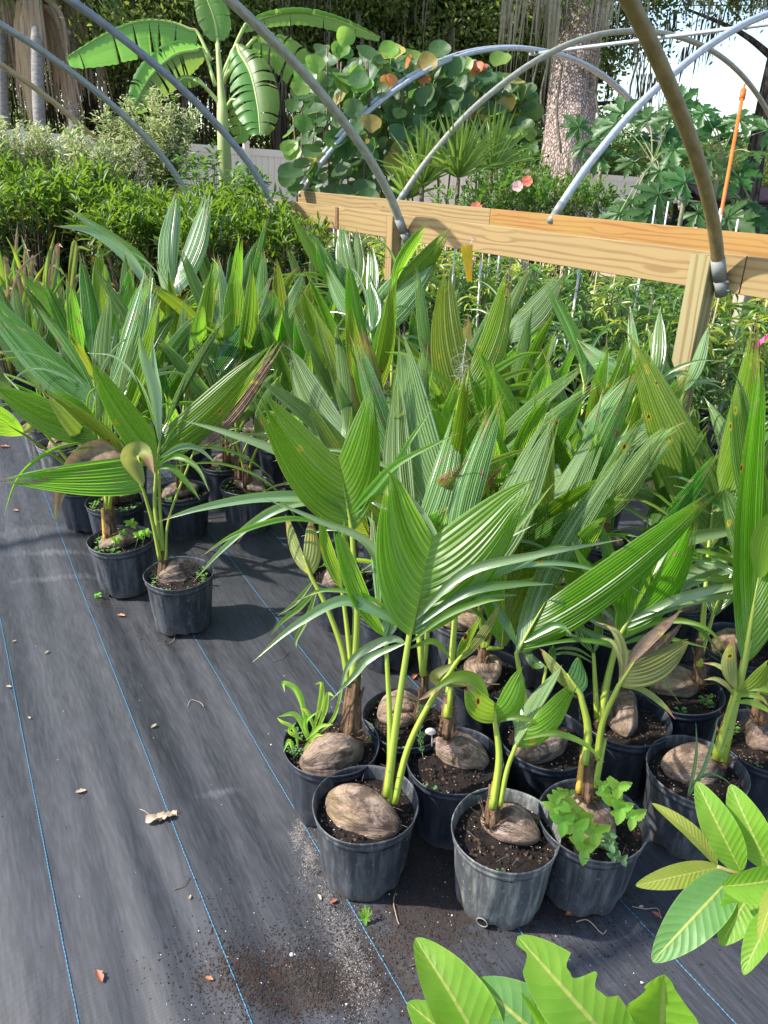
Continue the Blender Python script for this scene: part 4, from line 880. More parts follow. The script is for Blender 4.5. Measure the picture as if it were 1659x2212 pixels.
# ------------------------------------------------------------------ vinyl fence
def fence():
    m = simple('cream_vinyl', (.80, .67, .54), (.84, .71, .58), 2, .45, .05, .4)
    gm = simple('vinyl_groove', (.6, .55, .5), (.65, .6, .55), 2, .6, .05)
    F0, F1 = atZ(44, 272, 16.0), atZ(1330, 371, 22.5); Lh = np.linalg.norm((F1-F0)[:2]); dv = (F1-F0)/Lh; dh = nrm(dv*[1, 1, 0]); nm = np.array([dh[1], -dh[0], 0])
    root = empty('vinyl_fence', (F0[0], F0[1], 0)); tag(root, 'cream white vinyl privacy fence behind the shrubs, banana and papaya', 'fence')
    def ad(o): o.parent = root; o.matrix_parent_inverse = Matrix.Translation(-Vector(root.location)); return o
    P_ = 2.4; k0, k1 = -3, int(Lh/P_)+1; pk = None
    for k in range(k0, k1+1):
        c = F0+dv*P_*k; zt = c[2]-.05
        mb = MB(); mb.box((c[0], c[1], (zt+.1)/2-.1), (dh, nm, Zu), (.064, .064, (zt+.1)/2+.1)); mb.box((c[0], c[1], zt+.06), (dh, nm, Zu), (.078, .078, .012)); 
        b = len(mb.v); q = V3((c[0], c[1], zt+.073)); mb.v += [tuple(q+dh*.07+nm*.07), tuple(q-dh*.07+nm*.07), tuple(q-dh*.07-nm*.07), tuple(q+dh*.07-nm*.07), tuple(q+Zu*.035)]
        for i in range(4): mb.face([b+i, b+(i+1) % 4, b+4])
        ad(mb.build('post', m, sm=False))
        if k == k1: break
        c2 = F0+dv*P_*(k+1); mid = (c+c2)/2; slope = nrm(c2-c)
        for zz, hh in ((-.12, .075), (-1.62, .075)):
            mb = MB(); mb.box(mid+Zu*(zz-.05), (slope, nm, Zu), (P_/2-.066, .032, hh)); ad(mb.build('rail', m, sm=False))
        npk = 15; wdt = (P_-.14)/npk
        for i in range(npk):
            a = c+dv*(.07+wdt*(i+.5)); o = None
            if pk is None:
                mb = MB(); mb.box((0, 0, 0), ((1, 0, 0), (0, 1, 0), (0, 0, 1)), (wdt/2-.006, .011, .72)); pk = mb.build('picket', m, sm=False); o = pk
            else: o = link('picket', pk.data)
            o.rotation_euler.z = math.atan2(dh[1], dh[0]); o.location = (a[0], a[1], a[2]-.05-.12-.75+.01); o.parent = root; o.matrix_parent_inverse = Matrix.Translation(-Vector(root.location))
        mb = MB(); mb.box(mid-Zu*(.92)-nm*0, (slope, nm, Zu), (P_/2-.066, .004, .72)); ad(mb.build('groove_backing', gm, sm=False))
fence()

# ------------------------------------------------------------------ foliage tools
LEAF_T = np.array([[0, 0, 0], [-.26, .3, .07], [0, .34, 0], [.26, .3, .07], [-.22, .68, .03], [0, .72, -.06], [.22, .68, .03], [0, 1, -.18]])
LEAF_F = [(0, 2, 1, 1), (0, 3, 2, 2), (1, 2, 5, 4), (2, 3, 6, 5), (4, 5, 7, 7), (5, 6, 7, 7)]
LT_F = np.array([(0, 2, 1), (0, 3, 2), (1, 2, 5), (1, 5, 4), (2, 3, 6), (2, 6, 5), (4, 5, 7), (5, 6, 7)])
LT_UV = np.array([[.5, 0], [.1, .3], [.5, .34], [.9, .3], [.15, .68], [.5, .72], [.85, .68], [.5, 1]])
def frames(d, roll):
    d = d/np.linalg.norm(d, axis=1, keepdims=True); a = np.where(np.abs(d[:, 2:3]) > .95, np.array([[1., 0, 0]]), np.array([[0, 0, 1.]]))
    x = np.cross(d, a); x /= np.linalg.norm(x, axis=1, keepdims=True); z = np.cross(x, d)
    c, s = np.cos(roll)[:, None], np.sin(roll)[:, None]; return x*c+z*s, d, z*c-x*s
def leaves_mesh(name, pos, dirs, length, width, m, roll=.6, simple_=False):
    n = len(pos); x, y, z = frames(dirs, NP.uniform(-roll, roll, n)); length = np.broadcast_to(length, n); 
    if simple_: T = np.array([[0, 0, 0], [-.3, .5, .05], [.3, .5, .05], [0, 1, -.08]]); Fc = np.array([(0, 2, 1), (1, 2, 3)]); U = np.array([[.5, 0], [0, .5], [1, .5], [.5, 1]])
    else: T, Fc, U = LEAF_T, LT_F, LT_UV
    k = len(T); w_ = np.broadcast_to(width, n)
    Vt = pos[:, None]+x[:, None]*(T[None, :, 0:1]*w_[:, None, None])+y[:, None]*(T[None, :, 1:2]*length[:, None, None])+z[:, None]*(T[None, :, 2:3]*length[:, None, None])
    F = (Fc[None]+np.arange(n)[:, None, None]*k).reshape(-1, 3)
    return arrays_mesh(name, Vt.reshape(-1, 3), F, m, uv=np.tile(U, (n, 1)), sm=not simple_)
def fol(name, c1, c2, trans, tc, rough=.45, tip=1.5, spots=0, hue=.25, spec=.5):
    """foliage made of many leaves: colour varies from leaf clump to leaf clump"""
    m, t = mat(name); o = obj_coord(t); n = noise(t, o, 3.0, 2); n2 = noise(t, o, 17, 2)
    f = ramp(t, math_(t, 'ADD', math_(t, 'MULTIPLY', n, .5), math_(t, 'MULTIPLY', n2, .5)), [(.35, 0), (.65, 1)]).outputs[0]
    uv = N(t, 'TexCoord').outputs['UV']; sx = N(t, 'SeparateXYZ'); L(t, uv, sx.inputs[0])
    rib = ramp(t, math_(t, 'ABSOLUTE', math_(t, 'SUBTRACT', sx.outputs[0], .5)), [(.0, 1), (.07, 0)]).outputs[0]
    c = mix(t, f, c1, c2); c = mix(t, math_(t, 'MULTIPLY', rib, .35), c, tuple(min(1, x*2+.03) for x in c2))
    p = pbr(t, c, rough, None, spec); tr = N(t, 'BsdfTranslucent'); L(t, mix(t, f, tc, tuple(x*.8 for x in tc)), tr.inputs[0])
    ms = N(t, 'MixShader', i_0=trans); L(t, p.outputs[0], ms.inputs[1]); L(t, tr.outputs[0], ms.inputs[2]); out(t, ms.outputs[0]); return m
M['croton'] = fol('croton_green_leaf', (.035, .085, .012), (.12, .21, .022), .36, (.34, .56, .035))
M['croton_y'] = fol('croton_yellow_leaf', (.34, .29, .025), (.17, .18, .02), .32, (.6, .52, .04))
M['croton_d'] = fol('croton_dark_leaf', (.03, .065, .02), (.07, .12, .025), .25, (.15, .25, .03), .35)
M['varieg'] = fol('cream_edged_leaf', (.42, .46, .22), (.24, .33, .11), .36, (.6, .7, .28))
M['varieg_c'] = fol('cream_leaf', (.68, .64, .40), (.52, .54, .28), .34, (.8, .78, .4))
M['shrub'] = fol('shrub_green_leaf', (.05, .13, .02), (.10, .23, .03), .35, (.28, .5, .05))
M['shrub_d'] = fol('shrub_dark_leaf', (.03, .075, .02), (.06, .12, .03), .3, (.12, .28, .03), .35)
M['mango'] = fol('mango_leaf', (.06, .14, .04), (.13, .24, .06), .36, (.34, .6, .07), .3, spec=.8)
M['mango_y'] = fol('young_mango_leaf', (.3, .40, .05), (.42, .48, .08), .4, (.7, .8, .1), .35)
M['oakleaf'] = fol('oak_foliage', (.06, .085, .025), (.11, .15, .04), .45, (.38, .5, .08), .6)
M['oaklight'] = fol('sun_tinted_oak_foliage', (.08, .14, .03), (.14, .22, .05), .35, (.35, .5, .08), .6)  # paler copy of the oak green, sunlight painted into the colour
M['moss'] = simple('spanish_moss', (.07, .065, .045), (.15, .14, .10), 9, .95, .3, .1)
M['twig'] = simple('brown_twig', (.09, .06, .04), (.2, .15, .10), 30, .85)
def barkmat(name, a, b, sc=5, el=.25):
    m, t = mat(name); o = obj_coord(t); v = mapping(t, o, (1, 1, el)); vo = N(t, 'TexVoronoi', feature='DISTANCE_TO_EDGE', i_Scale=float(sc)); 
    n = noise(t, v, sc*1.5, 6, .65, .5); L(t, mapping(t, v, (1, 1, 1)), vo.inputs['Vector'])
    cr = ramp(t, vo.outputs['Distance'], [(.0, 0), (.18, 1)]).outputs[0]
    c = mix(t, ramp(t, n, [(.3, 0), (.7, 1)]).outputs[0], a, b); c = mix(t, cr, tuple(x*.5 for x in a), c)
    out(t, pbr(t, c, .9, bump(t, math_(t, 'ADD', cr, n), 1, .03), .2).outputs[0]); return m
M['bark'] = barkmat('dark_oak_bark', (.06, .05, .042), (.14, .12, .10))
M['bark_big'] = barkmat('pinkish_grey_furrowed_bark', (.40, .30, .25), (.66, .54, .47), 16, .3)
M['palm_bark'] = simple('grey_palm_trunk', (.16, .15, .14), (.34, .31, .28), 8, .9, .6, aniso=(1, 1, 3))
def place(root, o):
    o.parent = root; o.matrix_parent_inverse = Matrix.Translation(-Vector(root.location)); return o

# potted crotons in a packed row: three builds copied
def rosette_dirs(n, lift=.5):
    a = NP.uniform(0, 6.283, n); e = NP.normal(lift, .35, n); return np.stack([np.cos(a)*np.cos(e), np.sin(a)*np.cos(e), np.sin(e)], 1)
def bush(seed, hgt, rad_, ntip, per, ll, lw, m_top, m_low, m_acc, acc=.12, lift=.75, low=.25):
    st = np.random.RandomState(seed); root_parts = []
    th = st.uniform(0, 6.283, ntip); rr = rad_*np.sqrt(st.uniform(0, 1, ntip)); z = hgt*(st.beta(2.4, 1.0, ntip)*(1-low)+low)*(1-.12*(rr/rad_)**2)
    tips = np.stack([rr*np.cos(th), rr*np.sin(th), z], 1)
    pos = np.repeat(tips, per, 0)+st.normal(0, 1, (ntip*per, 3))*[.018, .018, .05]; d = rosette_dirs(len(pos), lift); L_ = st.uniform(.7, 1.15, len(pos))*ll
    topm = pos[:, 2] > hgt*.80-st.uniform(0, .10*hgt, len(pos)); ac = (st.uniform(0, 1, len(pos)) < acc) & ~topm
    groups = [('foliage', topm & ~ac, m_top), ('shade_tinted_foliage', ~topm & ~ac, m_low), ('coloured_foliage', ac, m_acc)]  # leaves below the top take a darker material: shade put into colour
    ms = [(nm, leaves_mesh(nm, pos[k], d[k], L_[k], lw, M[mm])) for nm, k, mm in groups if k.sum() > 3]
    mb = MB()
    for i in range(0, ntip, 2):
        b = np.array([tips[i][0]*.3, tips[i][1]*.3, .12]); mb.tube([b, (b+tips[i])/2+np.array([0, 0, .05]), tips[i]], [.008, .006, .003], 4, cap=False)
    return ms, mb
def make_bush(name, label, cat, group, loc, ms, mbmesh, potscale=0, scale=1., rz=None, stemm='twig'):
    r = empty(name, loc); tag(r, label, cat, group); r.rotation_euler.z = R.uniform(0, 6.28) if rz is None else rz; r.scale = (scale,)*3
    for nm, me in ms: o = link(nm, me, r); stuff(o)
    o = link('stems', mbmesh, r); stuff(o)
    if potscale: o = link('pot', SOILM[('pot', 1, 'pot_dark')].data, r); o.scale = (potscale,)*3
    return r
SOILM.setdefault(('pot', 1, 'pot_dark'), None)
if SOILM[('pot', 1, 'pot_dark')] is None:
    _t = get_pot(1).build('pot', M['pot_dark']); SOILM[('pot', 1, 'pot_dark')] = _t; POT_TMP = _t
else: POT_TMP = None
def crotons():
    kinds = []
    for s in range(4):
        ms, mb = bush(100+s, 1.32, .34, 80, 11, .135, .05, 'croton', 'croton_d', 'croton_y', .2); o = mb.build('stems', M['twig']); me = o.data; bpy.data.objects.remove(o); kinds.append((ms, me))
    # rows parallel to the rail, left of it, packed
    k = 0; base = NEAR*[1, 1, 0]-RN*.42
    for i in range(7):
        for j in range(9):
            p = base+RD*(3.75+i*.52+(j % 2)*.2+j*.27)-RN*(j*.56)+np.array([R.uniform(-.06, .06), R.uniform(-.06, .06), 0])
            if p[1] > 11 or p[1] < 7.0+.0*p[0]: continue
            if j > 2 and p[1] < 7.6: continue
            ms, me = kinds[k % 4]; k += 1
            make_bush('croton_bush', 'yellow-green croton bush, one of many packed in the hedge-like block at left', 'croton', 'croton bushes packed in a block', p, ms, me, 1.1, R.uniform(.90, 1.20) if j > 1 else R.uniform(.86, 1.02))
crotons()
def shrubs():
    # tall variegated shrubs with long loose branches
    for i, (px, py, Z, hgt, lb) in enumerate(((20, 300, 10.6, 2.0, 'loose variegated shrub cut by the left edge before the fence'), (130, 330, 10.9, 1.9, 'silvery variegated shrub right of the left fence post'), (255, 290, 10.4, 2.15, 'tallest silvery variegated shrub below the hanging banana leaf'), (350, 270, 10.2, 2.25, 'cream-leaved shrub where the grey pipe hoop comes down'), (195, 370, 9.9, 1.8, 'low silvery variegated shrub just above the crotons'))):
        hgt *= 1.04; g = atZ(px, py, Z); loc = np.array([g[0], g[1], 0]); st = np.random.RandomState(300+i); pos = []; dr = []; mb = MB()
        for b in range(42):
            a = st.uniform(0, 6.28); rr = st.uniform(.1, .62); top = np.array([rr*math.cos(a), rr*math.sin(a), hgt*st.uniform(.72, 1.06)-rr*.35]); mid = np.array([top[0]*.3, top[1]*.3, top[2]*.6])
            pts = smooth([np.array([top[0]*.1, top[1]*.1, .0]), mid, top], 7); mb.tube(pts, [.012*(1-q/len(pts))+.002 for q in range(len(pts))], 4, cap=False)
            for p in pts[5:]:
                for q in range(13):
                    pos.append(p+st.normal(0, .035, 3)); dd = st.normal(0, 1, 3); dd[2] = abs(dd[2])*.8+.2; dr.append(dd)
        pos, dr = np.array(pos), np.array(dr); r = empty('variegated_shrub', loc); tag(r, lb, 'shrub', 'variegated shrubs before the fence'); sel = st.uniform(0, 1, len(pos))
        for nm, k, mm in (('foliage', sel < .42, 'varieg'), ('cream_foliage', (sel >= .42) & (sel < .78), 'varieg_c'), ('green_foliage', sel >= .78, 'shrub')):
            o = link(nm, leaves_mesh(nm, pos[k], dr[k], st.uniform(.06, .105, k.sum()), .045, M[mm]), r); stuff(o)
        o = mb.build('stems', M['twig'], r); stuff(o)
    # broad-leaved green shrubs
    defs = [((455, 345), 9.9, 1.75, .5, 'dark green broad-leaved shrub at the foot of the banana plant'), ((545, 390), 9.3, 1.55, .22, 'small leafy green sprig before the fence post and rail end')]
    for i, ((px, py), Z, hgt, rd, lb) in enumerate(defs):
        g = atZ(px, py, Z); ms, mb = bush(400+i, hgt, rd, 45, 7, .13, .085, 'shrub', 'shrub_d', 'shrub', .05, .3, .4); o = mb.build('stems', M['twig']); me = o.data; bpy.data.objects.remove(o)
        make_bush('green_shrub', lb, 'shrub', None, (g[0], g[1], 0), ms, me)
    for i, (px, Z, hgt, rd, lb) in enumerate(((990, 8.4, 1.45, .42, 'light green hibiscus shrub left of the coral flower'), (1085, 8.8, 1.62, .55, 'dark green hibiscus shrub bearing the coral flower'), (1185, 9.0, 1.66, .55, 'dense green shrub directly below the oak trunk'), (1270, 9.0, 1.55, .42, 'dense green shrub right of the silver hoop foot'), (1120, 9.9, 1.85, .5, 'green shrub standing behind the coral hibiscus'))):
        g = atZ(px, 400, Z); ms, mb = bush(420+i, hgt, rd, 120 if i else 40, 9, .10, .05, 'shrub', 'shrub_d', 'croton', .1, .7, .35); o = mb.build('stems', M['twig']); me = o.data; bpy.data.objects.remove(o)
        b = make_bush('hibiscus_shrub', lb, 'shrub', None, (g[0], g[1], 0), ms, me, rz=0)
        fl = {0: [((1028, 449), 7.9)], 1: [((1138, 392), 8.2), ((1117, 403), 8.2)]}.get(i, [])
        for (fx, fy), fz in fl:
            c = atZ(fx, fy, fz); mf = MB()
            for q in range(5):
                a = q*1.2566; d = rt*math.cos(a)+up*math.sin(a); s_ = np.cross(d, fw); 
                mf.grid([[c, c, c], [c+d*.03-s_*.03-fw*.012, c+d*.035-fw*.004, c+d*.03+s_*.03-fw*.012], [c+d*.055-s_*.026-fw*.016, c+d*.062-fw*.012, c+d*.055+s_*.026-fw*.016]])
            mf.tube([c, c-fw*.05+up*.01], [.005, .003], 5)
            place(b, mf.build('flower', M['coral' if fx != 1117 else 'pale_pink'], sm=True))
M['coral'] = simple('coral_petal', (.75, .16, .10), (.85, .28, .18), 30, .5)
M['pale_pink'] = simple('faded_pink_petal', (.7, .4, .36), (.8, .52, .45), 30, .5)
shrubs()
def spiky():
    m = fol('strap_leaf', (.07, .15, .03), (.20, .30, .06), .3, (.4, .6, .08), .35)
    for i, (px, py, Z, n, hl, lb) in enumerate(((912, 400, 9.0, 60, .72, 'spiky strap-leaved clump left of the greenish hoop foot'), (990, 385, 8.9, 70, .80, 'spiky strap-leaved clump with pale upright centre, middle of three'), (1062, 370, 9.3, 60, .75, 'spiky strap-leaved clump nearest the oak trunk'), (880, 430, 9.2, 50, .6, 'low dull spiky clump just above the far rail'))):
        c = atZ(px, py, Z); r = empty('strap_leaf_plant', (c[0], c[1], 0)); tag(r, lb, 'plant', 'spiky strap-leaved plants'); st = np.random.RandomState(500+i)
        mb = MB(); mb.tube([np.array([c[0], c[1], 0]), c], [.03, .025], 7); place(r, mb.build('stem', M['twig'])); mb = MB()
        for k in range(n):
            a = st.uniform(0, 6.28); e = rad(st.uniform(20, 88)); L_ = hl*st.uniform(.7, 1.1); d = np.array([math.cos(a)*math.cos(e), math.sin(a)*math.cos(e), math.sin(e)])
            p1 = c+d*L_*.55+Zu*0; p2 = c+d*L_-Zu*.12*math.cos(e)*L_; ribbon([c, p1, p2], .030, mb, fold=.3, peak=.3)
        o = place(r, mb.build('strap_leaves', m)); stuff(o)
spiky()

# ------------------------------------------------------------------ sea grape
def seagrape():
    mats = {'g': leafmat('sea_grape_leaf', (.035, .085, .03), (.07, .13, .045), .36, (.26, .46, .07), .45, tip=3, stripes=0), 'l': leafmat('young_sea_grape_leaf', (.14, .25, .05), (.2, .32, .06), .45, (.4, .65, .08), .4, tip=3, stripes=0), 'y': leafmat('yellowing_sea_grape_leaf', (.30, .30, .06), (.36, .26, .06), .4, (.7, .5, .1), .45, tip=3, stripes=0), 'o': leafmat('orange_red_sea_grape_leaf', (.50, .13, .05), (.6, .22, .08), .35, (.9, .25, .08), .45, tip=3, stripes=0)}
    def disc(mt):
        mb = MB(); G = []; n = 18
        for i in range(5):
            q = i/4; row = []
            for k in range(n):
                a = 2*math.pi*k/n; rr = q*(1-.28*math.exp(-((a-math.pi*1.5)/.22)**2))*(1+.03*math.cos(3*a)); row.append((rr*math.cos(a), rr*math.sin(a)*.93, .20*q*q*(1+.5*math.cos(2*a+1))-.03*math.cos(6*a)*q))
            G.append(row)
        mb.grid(G, [[(.5+.5*x, .5+.5*y) for x, y, z in row]+[(.5, .5)] for row in G], closed=False); 
        # close the seam
        b = 0
        for i in range(4): mb.face([i*n+n-1, i*n, (i+1)*n, (i+1)*n+n-1], [(.5, .5)]*4)
        o = mb.build('leaf', mats[mt]); me = o.data; bpy.data.objects.remove(o); return me
    D_ = {k: disc(k) for k in mats}
    base = [(650, 10.3), (715, 10.6), (770, 10.4), (835, 10.8), (900, 11.0), (960, 11.0), (1030, 11.2), (1090, 11.3)]
    tops = {650: 185, 715: 95, 770: 110, 835: 125, 900: 115, 960: 135, 1030: 150, 1090: 170}
    special = [(834, 178, 'o'), (845, 172, 'o'), (884, 135, 'o'), (1036, 145, 'o'), (914, 172, 'o'), (1030, 150, 'o'), (1111, 177, 'y'), (866, 325, 'y'), (800, 268, 'y'), (815, 225, 'y'), (1000, 130, 'o'), (735, 108, 'l'), (648, 195, 'l'), (625, 320, 'l'), (632, 330, 'l'), (745, 80, 'l'), (840, 110, 'l'), (1120, 290, 'l'), (890, 120, 'l'), (1080, 130, 'l'), (655, 270, 'g'), (950, 110, 'g'), (850, 115, 'y')]
    lbs = ['leftmost sea grape stem with small lime leaves by the fence', 'sea grape with the highest round leaves, right of the banana', 'sea grape behind the middle pipe hoop', 'sea grape with a red young shoot', 'sea grape with an orange leaf near the top of the second hoop', 'sea grape behind the spiky clumps, left', 'sea grape with the big orange leaf', 'rightmost sea grape, thin leaves toward the oak trunk']
    roots = []
    for i, (px, Z) in enumerate(base):
        g = atZ(px, 420, Z); r = empty('sea_grape', (g[0], g[1], 0)); tag(r, lbs[i], 'shrub', 'sea grape shrubs with round leaves'); roots.append((r, px, Z))
        for k in range(3):
            x2 = px+R.uniform(-35, 35); ty = tops[px]+R.uniform(0, 60); mb = MB()
            mb.tube(smooth([np.array([g[0]+R.uniform(-.2, .2), g[1]+R.uniform(-.2, .2), 0]), atZ(x2*.5+px*.5, 400, Z), atZ(x2, 250, Z), atZ(x2+R.uniform(-10, 10), ty, Z)], 4), .013, 5); place(r, mb.build('stem', M['twig']))
    def leaf(r, px, py, Z, kind, s):
        c = atZ(px, py, Z); o = link('leaf', D_[kind]); o.scale = (s, s, s)
        v = Vector(tuple(-fw*R.uniform(.3, 1.)+np.array([R.uniform(-.9, .6), R.uniform(-.5, .2), R.uniform(-.1, 1.1)]))); q = v.to_track_quat('Z', 'Y'); o.rotation_mode = 'QUATERNION'
        from mathutils import Quaternion
        o.rotation_quaternion = q @ Quaternion((0, 0, 1), R.uniform(-.7, .7)); o.location = tuple(c); place(r, o)
    for px, py, k in special:
        r, bx, Z = min(roots, key=lambda q: abs(q[1]-px)); leaf(r, px, py, Z-.35, k, R.uniform(.12, .17) if k != 'o' else R.uniform(.09, .13))
    n = 0
    while n < 620:
        px = R.uniform(622, 1150); tp = np.interp(px, [620, 650, 700, 770, 900, 1040, 1150], [210, 175, 95, 105, 125, 145, 200]); bt = 432 if px < 900 else 350
        py = R.uniform(tp, bt)
        if py > 370 and R.random() < .3: continue
        if px < 690 and 205 < py < 300 and R.random() < .4: continue
        r, bx, Z = min(roots, key=lambda q: abs(q[1]-px)+R.uniform(0, 25)); leaf(r, px, py, Z+R.uniform(-.45, .9), R.choices('glyo', [.86, .10, .03, .01])[0], R.uniform(.10, .175)); n += 1
seagrape()

# ------------------------------------------------------------------ banana
def banana():
    m = leafmat('banana_leaf', (.075, .18, .04), (.12, .24, .06), .45, (.36, .62, .10), .42, tip=1.6, stripes=0); mr = simple('banana_midrib', (.35, .45, .12), (.45, .55, .18), 8, .45); ms_ = simple('banana_stem', (.30, .38, .12), (.42, .46, .18), 6, .55, aniso=(1, 1, .3))
    Z = 12.4; g = atZ(483, 300, Z); r = empty('banana_plant', (g[0], g[1], 0)); tag(r, 'banana plant with huge arching torn leaves standing before the forest', 'banana plant')
    mb = MB(); mb.tube(smooth([np.array([g[0], g[1], 0]), g, atZ(478, 200, Z), atZ(470, 95, Z)], 5), [.11]*5+[.10, .095, .09, .08]+[.07, .062, .055, .05, .045, .04, .035], 10); place(r, mb.build('false_trunk', ms_))
    def leaf(pts, wl, wr, pet, dz=0., tears=.2, dn=0., drop=.35):
        """dn: how much each half hangs below the midrib instead of spreading flat"""
        P = smooth([atZ(x, y, Z+dz*i/(len(pts)-1)) for i, (x, y) in enumerate(pts)], 10); m_ = len(P)
        mb = MB(); pp = smooth([atZ(*pet, Z)]+[P[0], P[3]], 4); mb.tube(pp+P[4:], [.035]*2+[.028]*(len(pp)-2)+list(np.linspace(.024, .006, len(P)-4)), 6); fo = place(r, mb.build('leaf_midrib', mr))
        for sg, w_ in ((-1, wl), (1, wr)):
            mb = MB(); i = 0
            while i < m_-1:
                seg = R.randint(1, 4) if R.random() < tears else R.randint(3, 9); j = min(m_-1, i+seg); G = []; U = []; sh = R.uniform(-.03, .05)
                for q in range(i, j+1):
                    t = nrm(P[min(q+1, m_-1)]-P[max(q-1, 0)]); s_ = nrm(np.cross(t, P[q]-CAM))*sg; v = q/(m_-1); hw = w_/FPX*Z*math.sin(math.pi*min(1, (v*.93+.04)))**.55
                    k = (q-i)/max(1, j-i); gap = .16*(.5-k)*(1 if tears else 0)
                    row = []
                    for a in range(6):
                        f = a/5; row.append(P[q]+s_*hw*f+t*gap*f*hw*1.3-Zu*(hw*f*f*(drop+sh))-fw*hw*.15*math.sin(f*3)+fw*.012*((q % 2)*2-1)*f)
                    G.append(row); U.append([(f/5*.5+.5, v) for f in range(6)])
                mb.grid(G, U); i = j
            lo = mb.build('leaf_blade', m); lo.parent = fo
    leaf([(428, 72), (370, 48), (300, 46), (225, 75), (143, 124)], 10, 34, (455, 130), -.3, .05, drop=1.0)
    leaf([(470, 88), (465, 50), (452, 10), (430, -40)], 36, 34, (474, 160), -.2, .0, drop=.1)
    leaf([(525, 62), (575, 36), (650, 27), (735, 46), (820, 82)], 12, 30, (478, 170), .2, .05, drop=1.0)
    leaf([(440, 108), (380, 118), (325, 165), (285, 235)], 36, 42, (465, 185), -.5, .9, drop=.3)
    leaf([(508, 100), (540, 155), (556, 225), (562, 292)], 50, 50, (482, 180), -.6, .9, drop=.2)
    leaf([(545, 88), (610, 105), (665, 165), (700, 262)], 40, 38, (485, 170), .5, .6, drop=.3)
    leaf([(500, 215), (515, 250), (522, 310)], 24, 26, (485, 240), .2, .5, drop=.2)
    leaf([(432, 175), (400, 168), (375, 185)], 10, 14, (482, 232), -.2, .3, drop=.4)
    for k, (x0, y0, x1, y1) in enumerate(((482, 235, 418, 172), (486, 240, 512, 215))):
        mb = MB(); mb.tube(smooth([atZ(x0, y0, Z), atZ((x0+x1)/2, (y0+y1)/2-10, Z-.1), atZ(x1, y1, Z-.2)], 4), [.035, .03, .028, .026, .024, .022, .02, .018, .016][:9], 6); place(r, mb.build('leaf_stalk', mr))
banana()

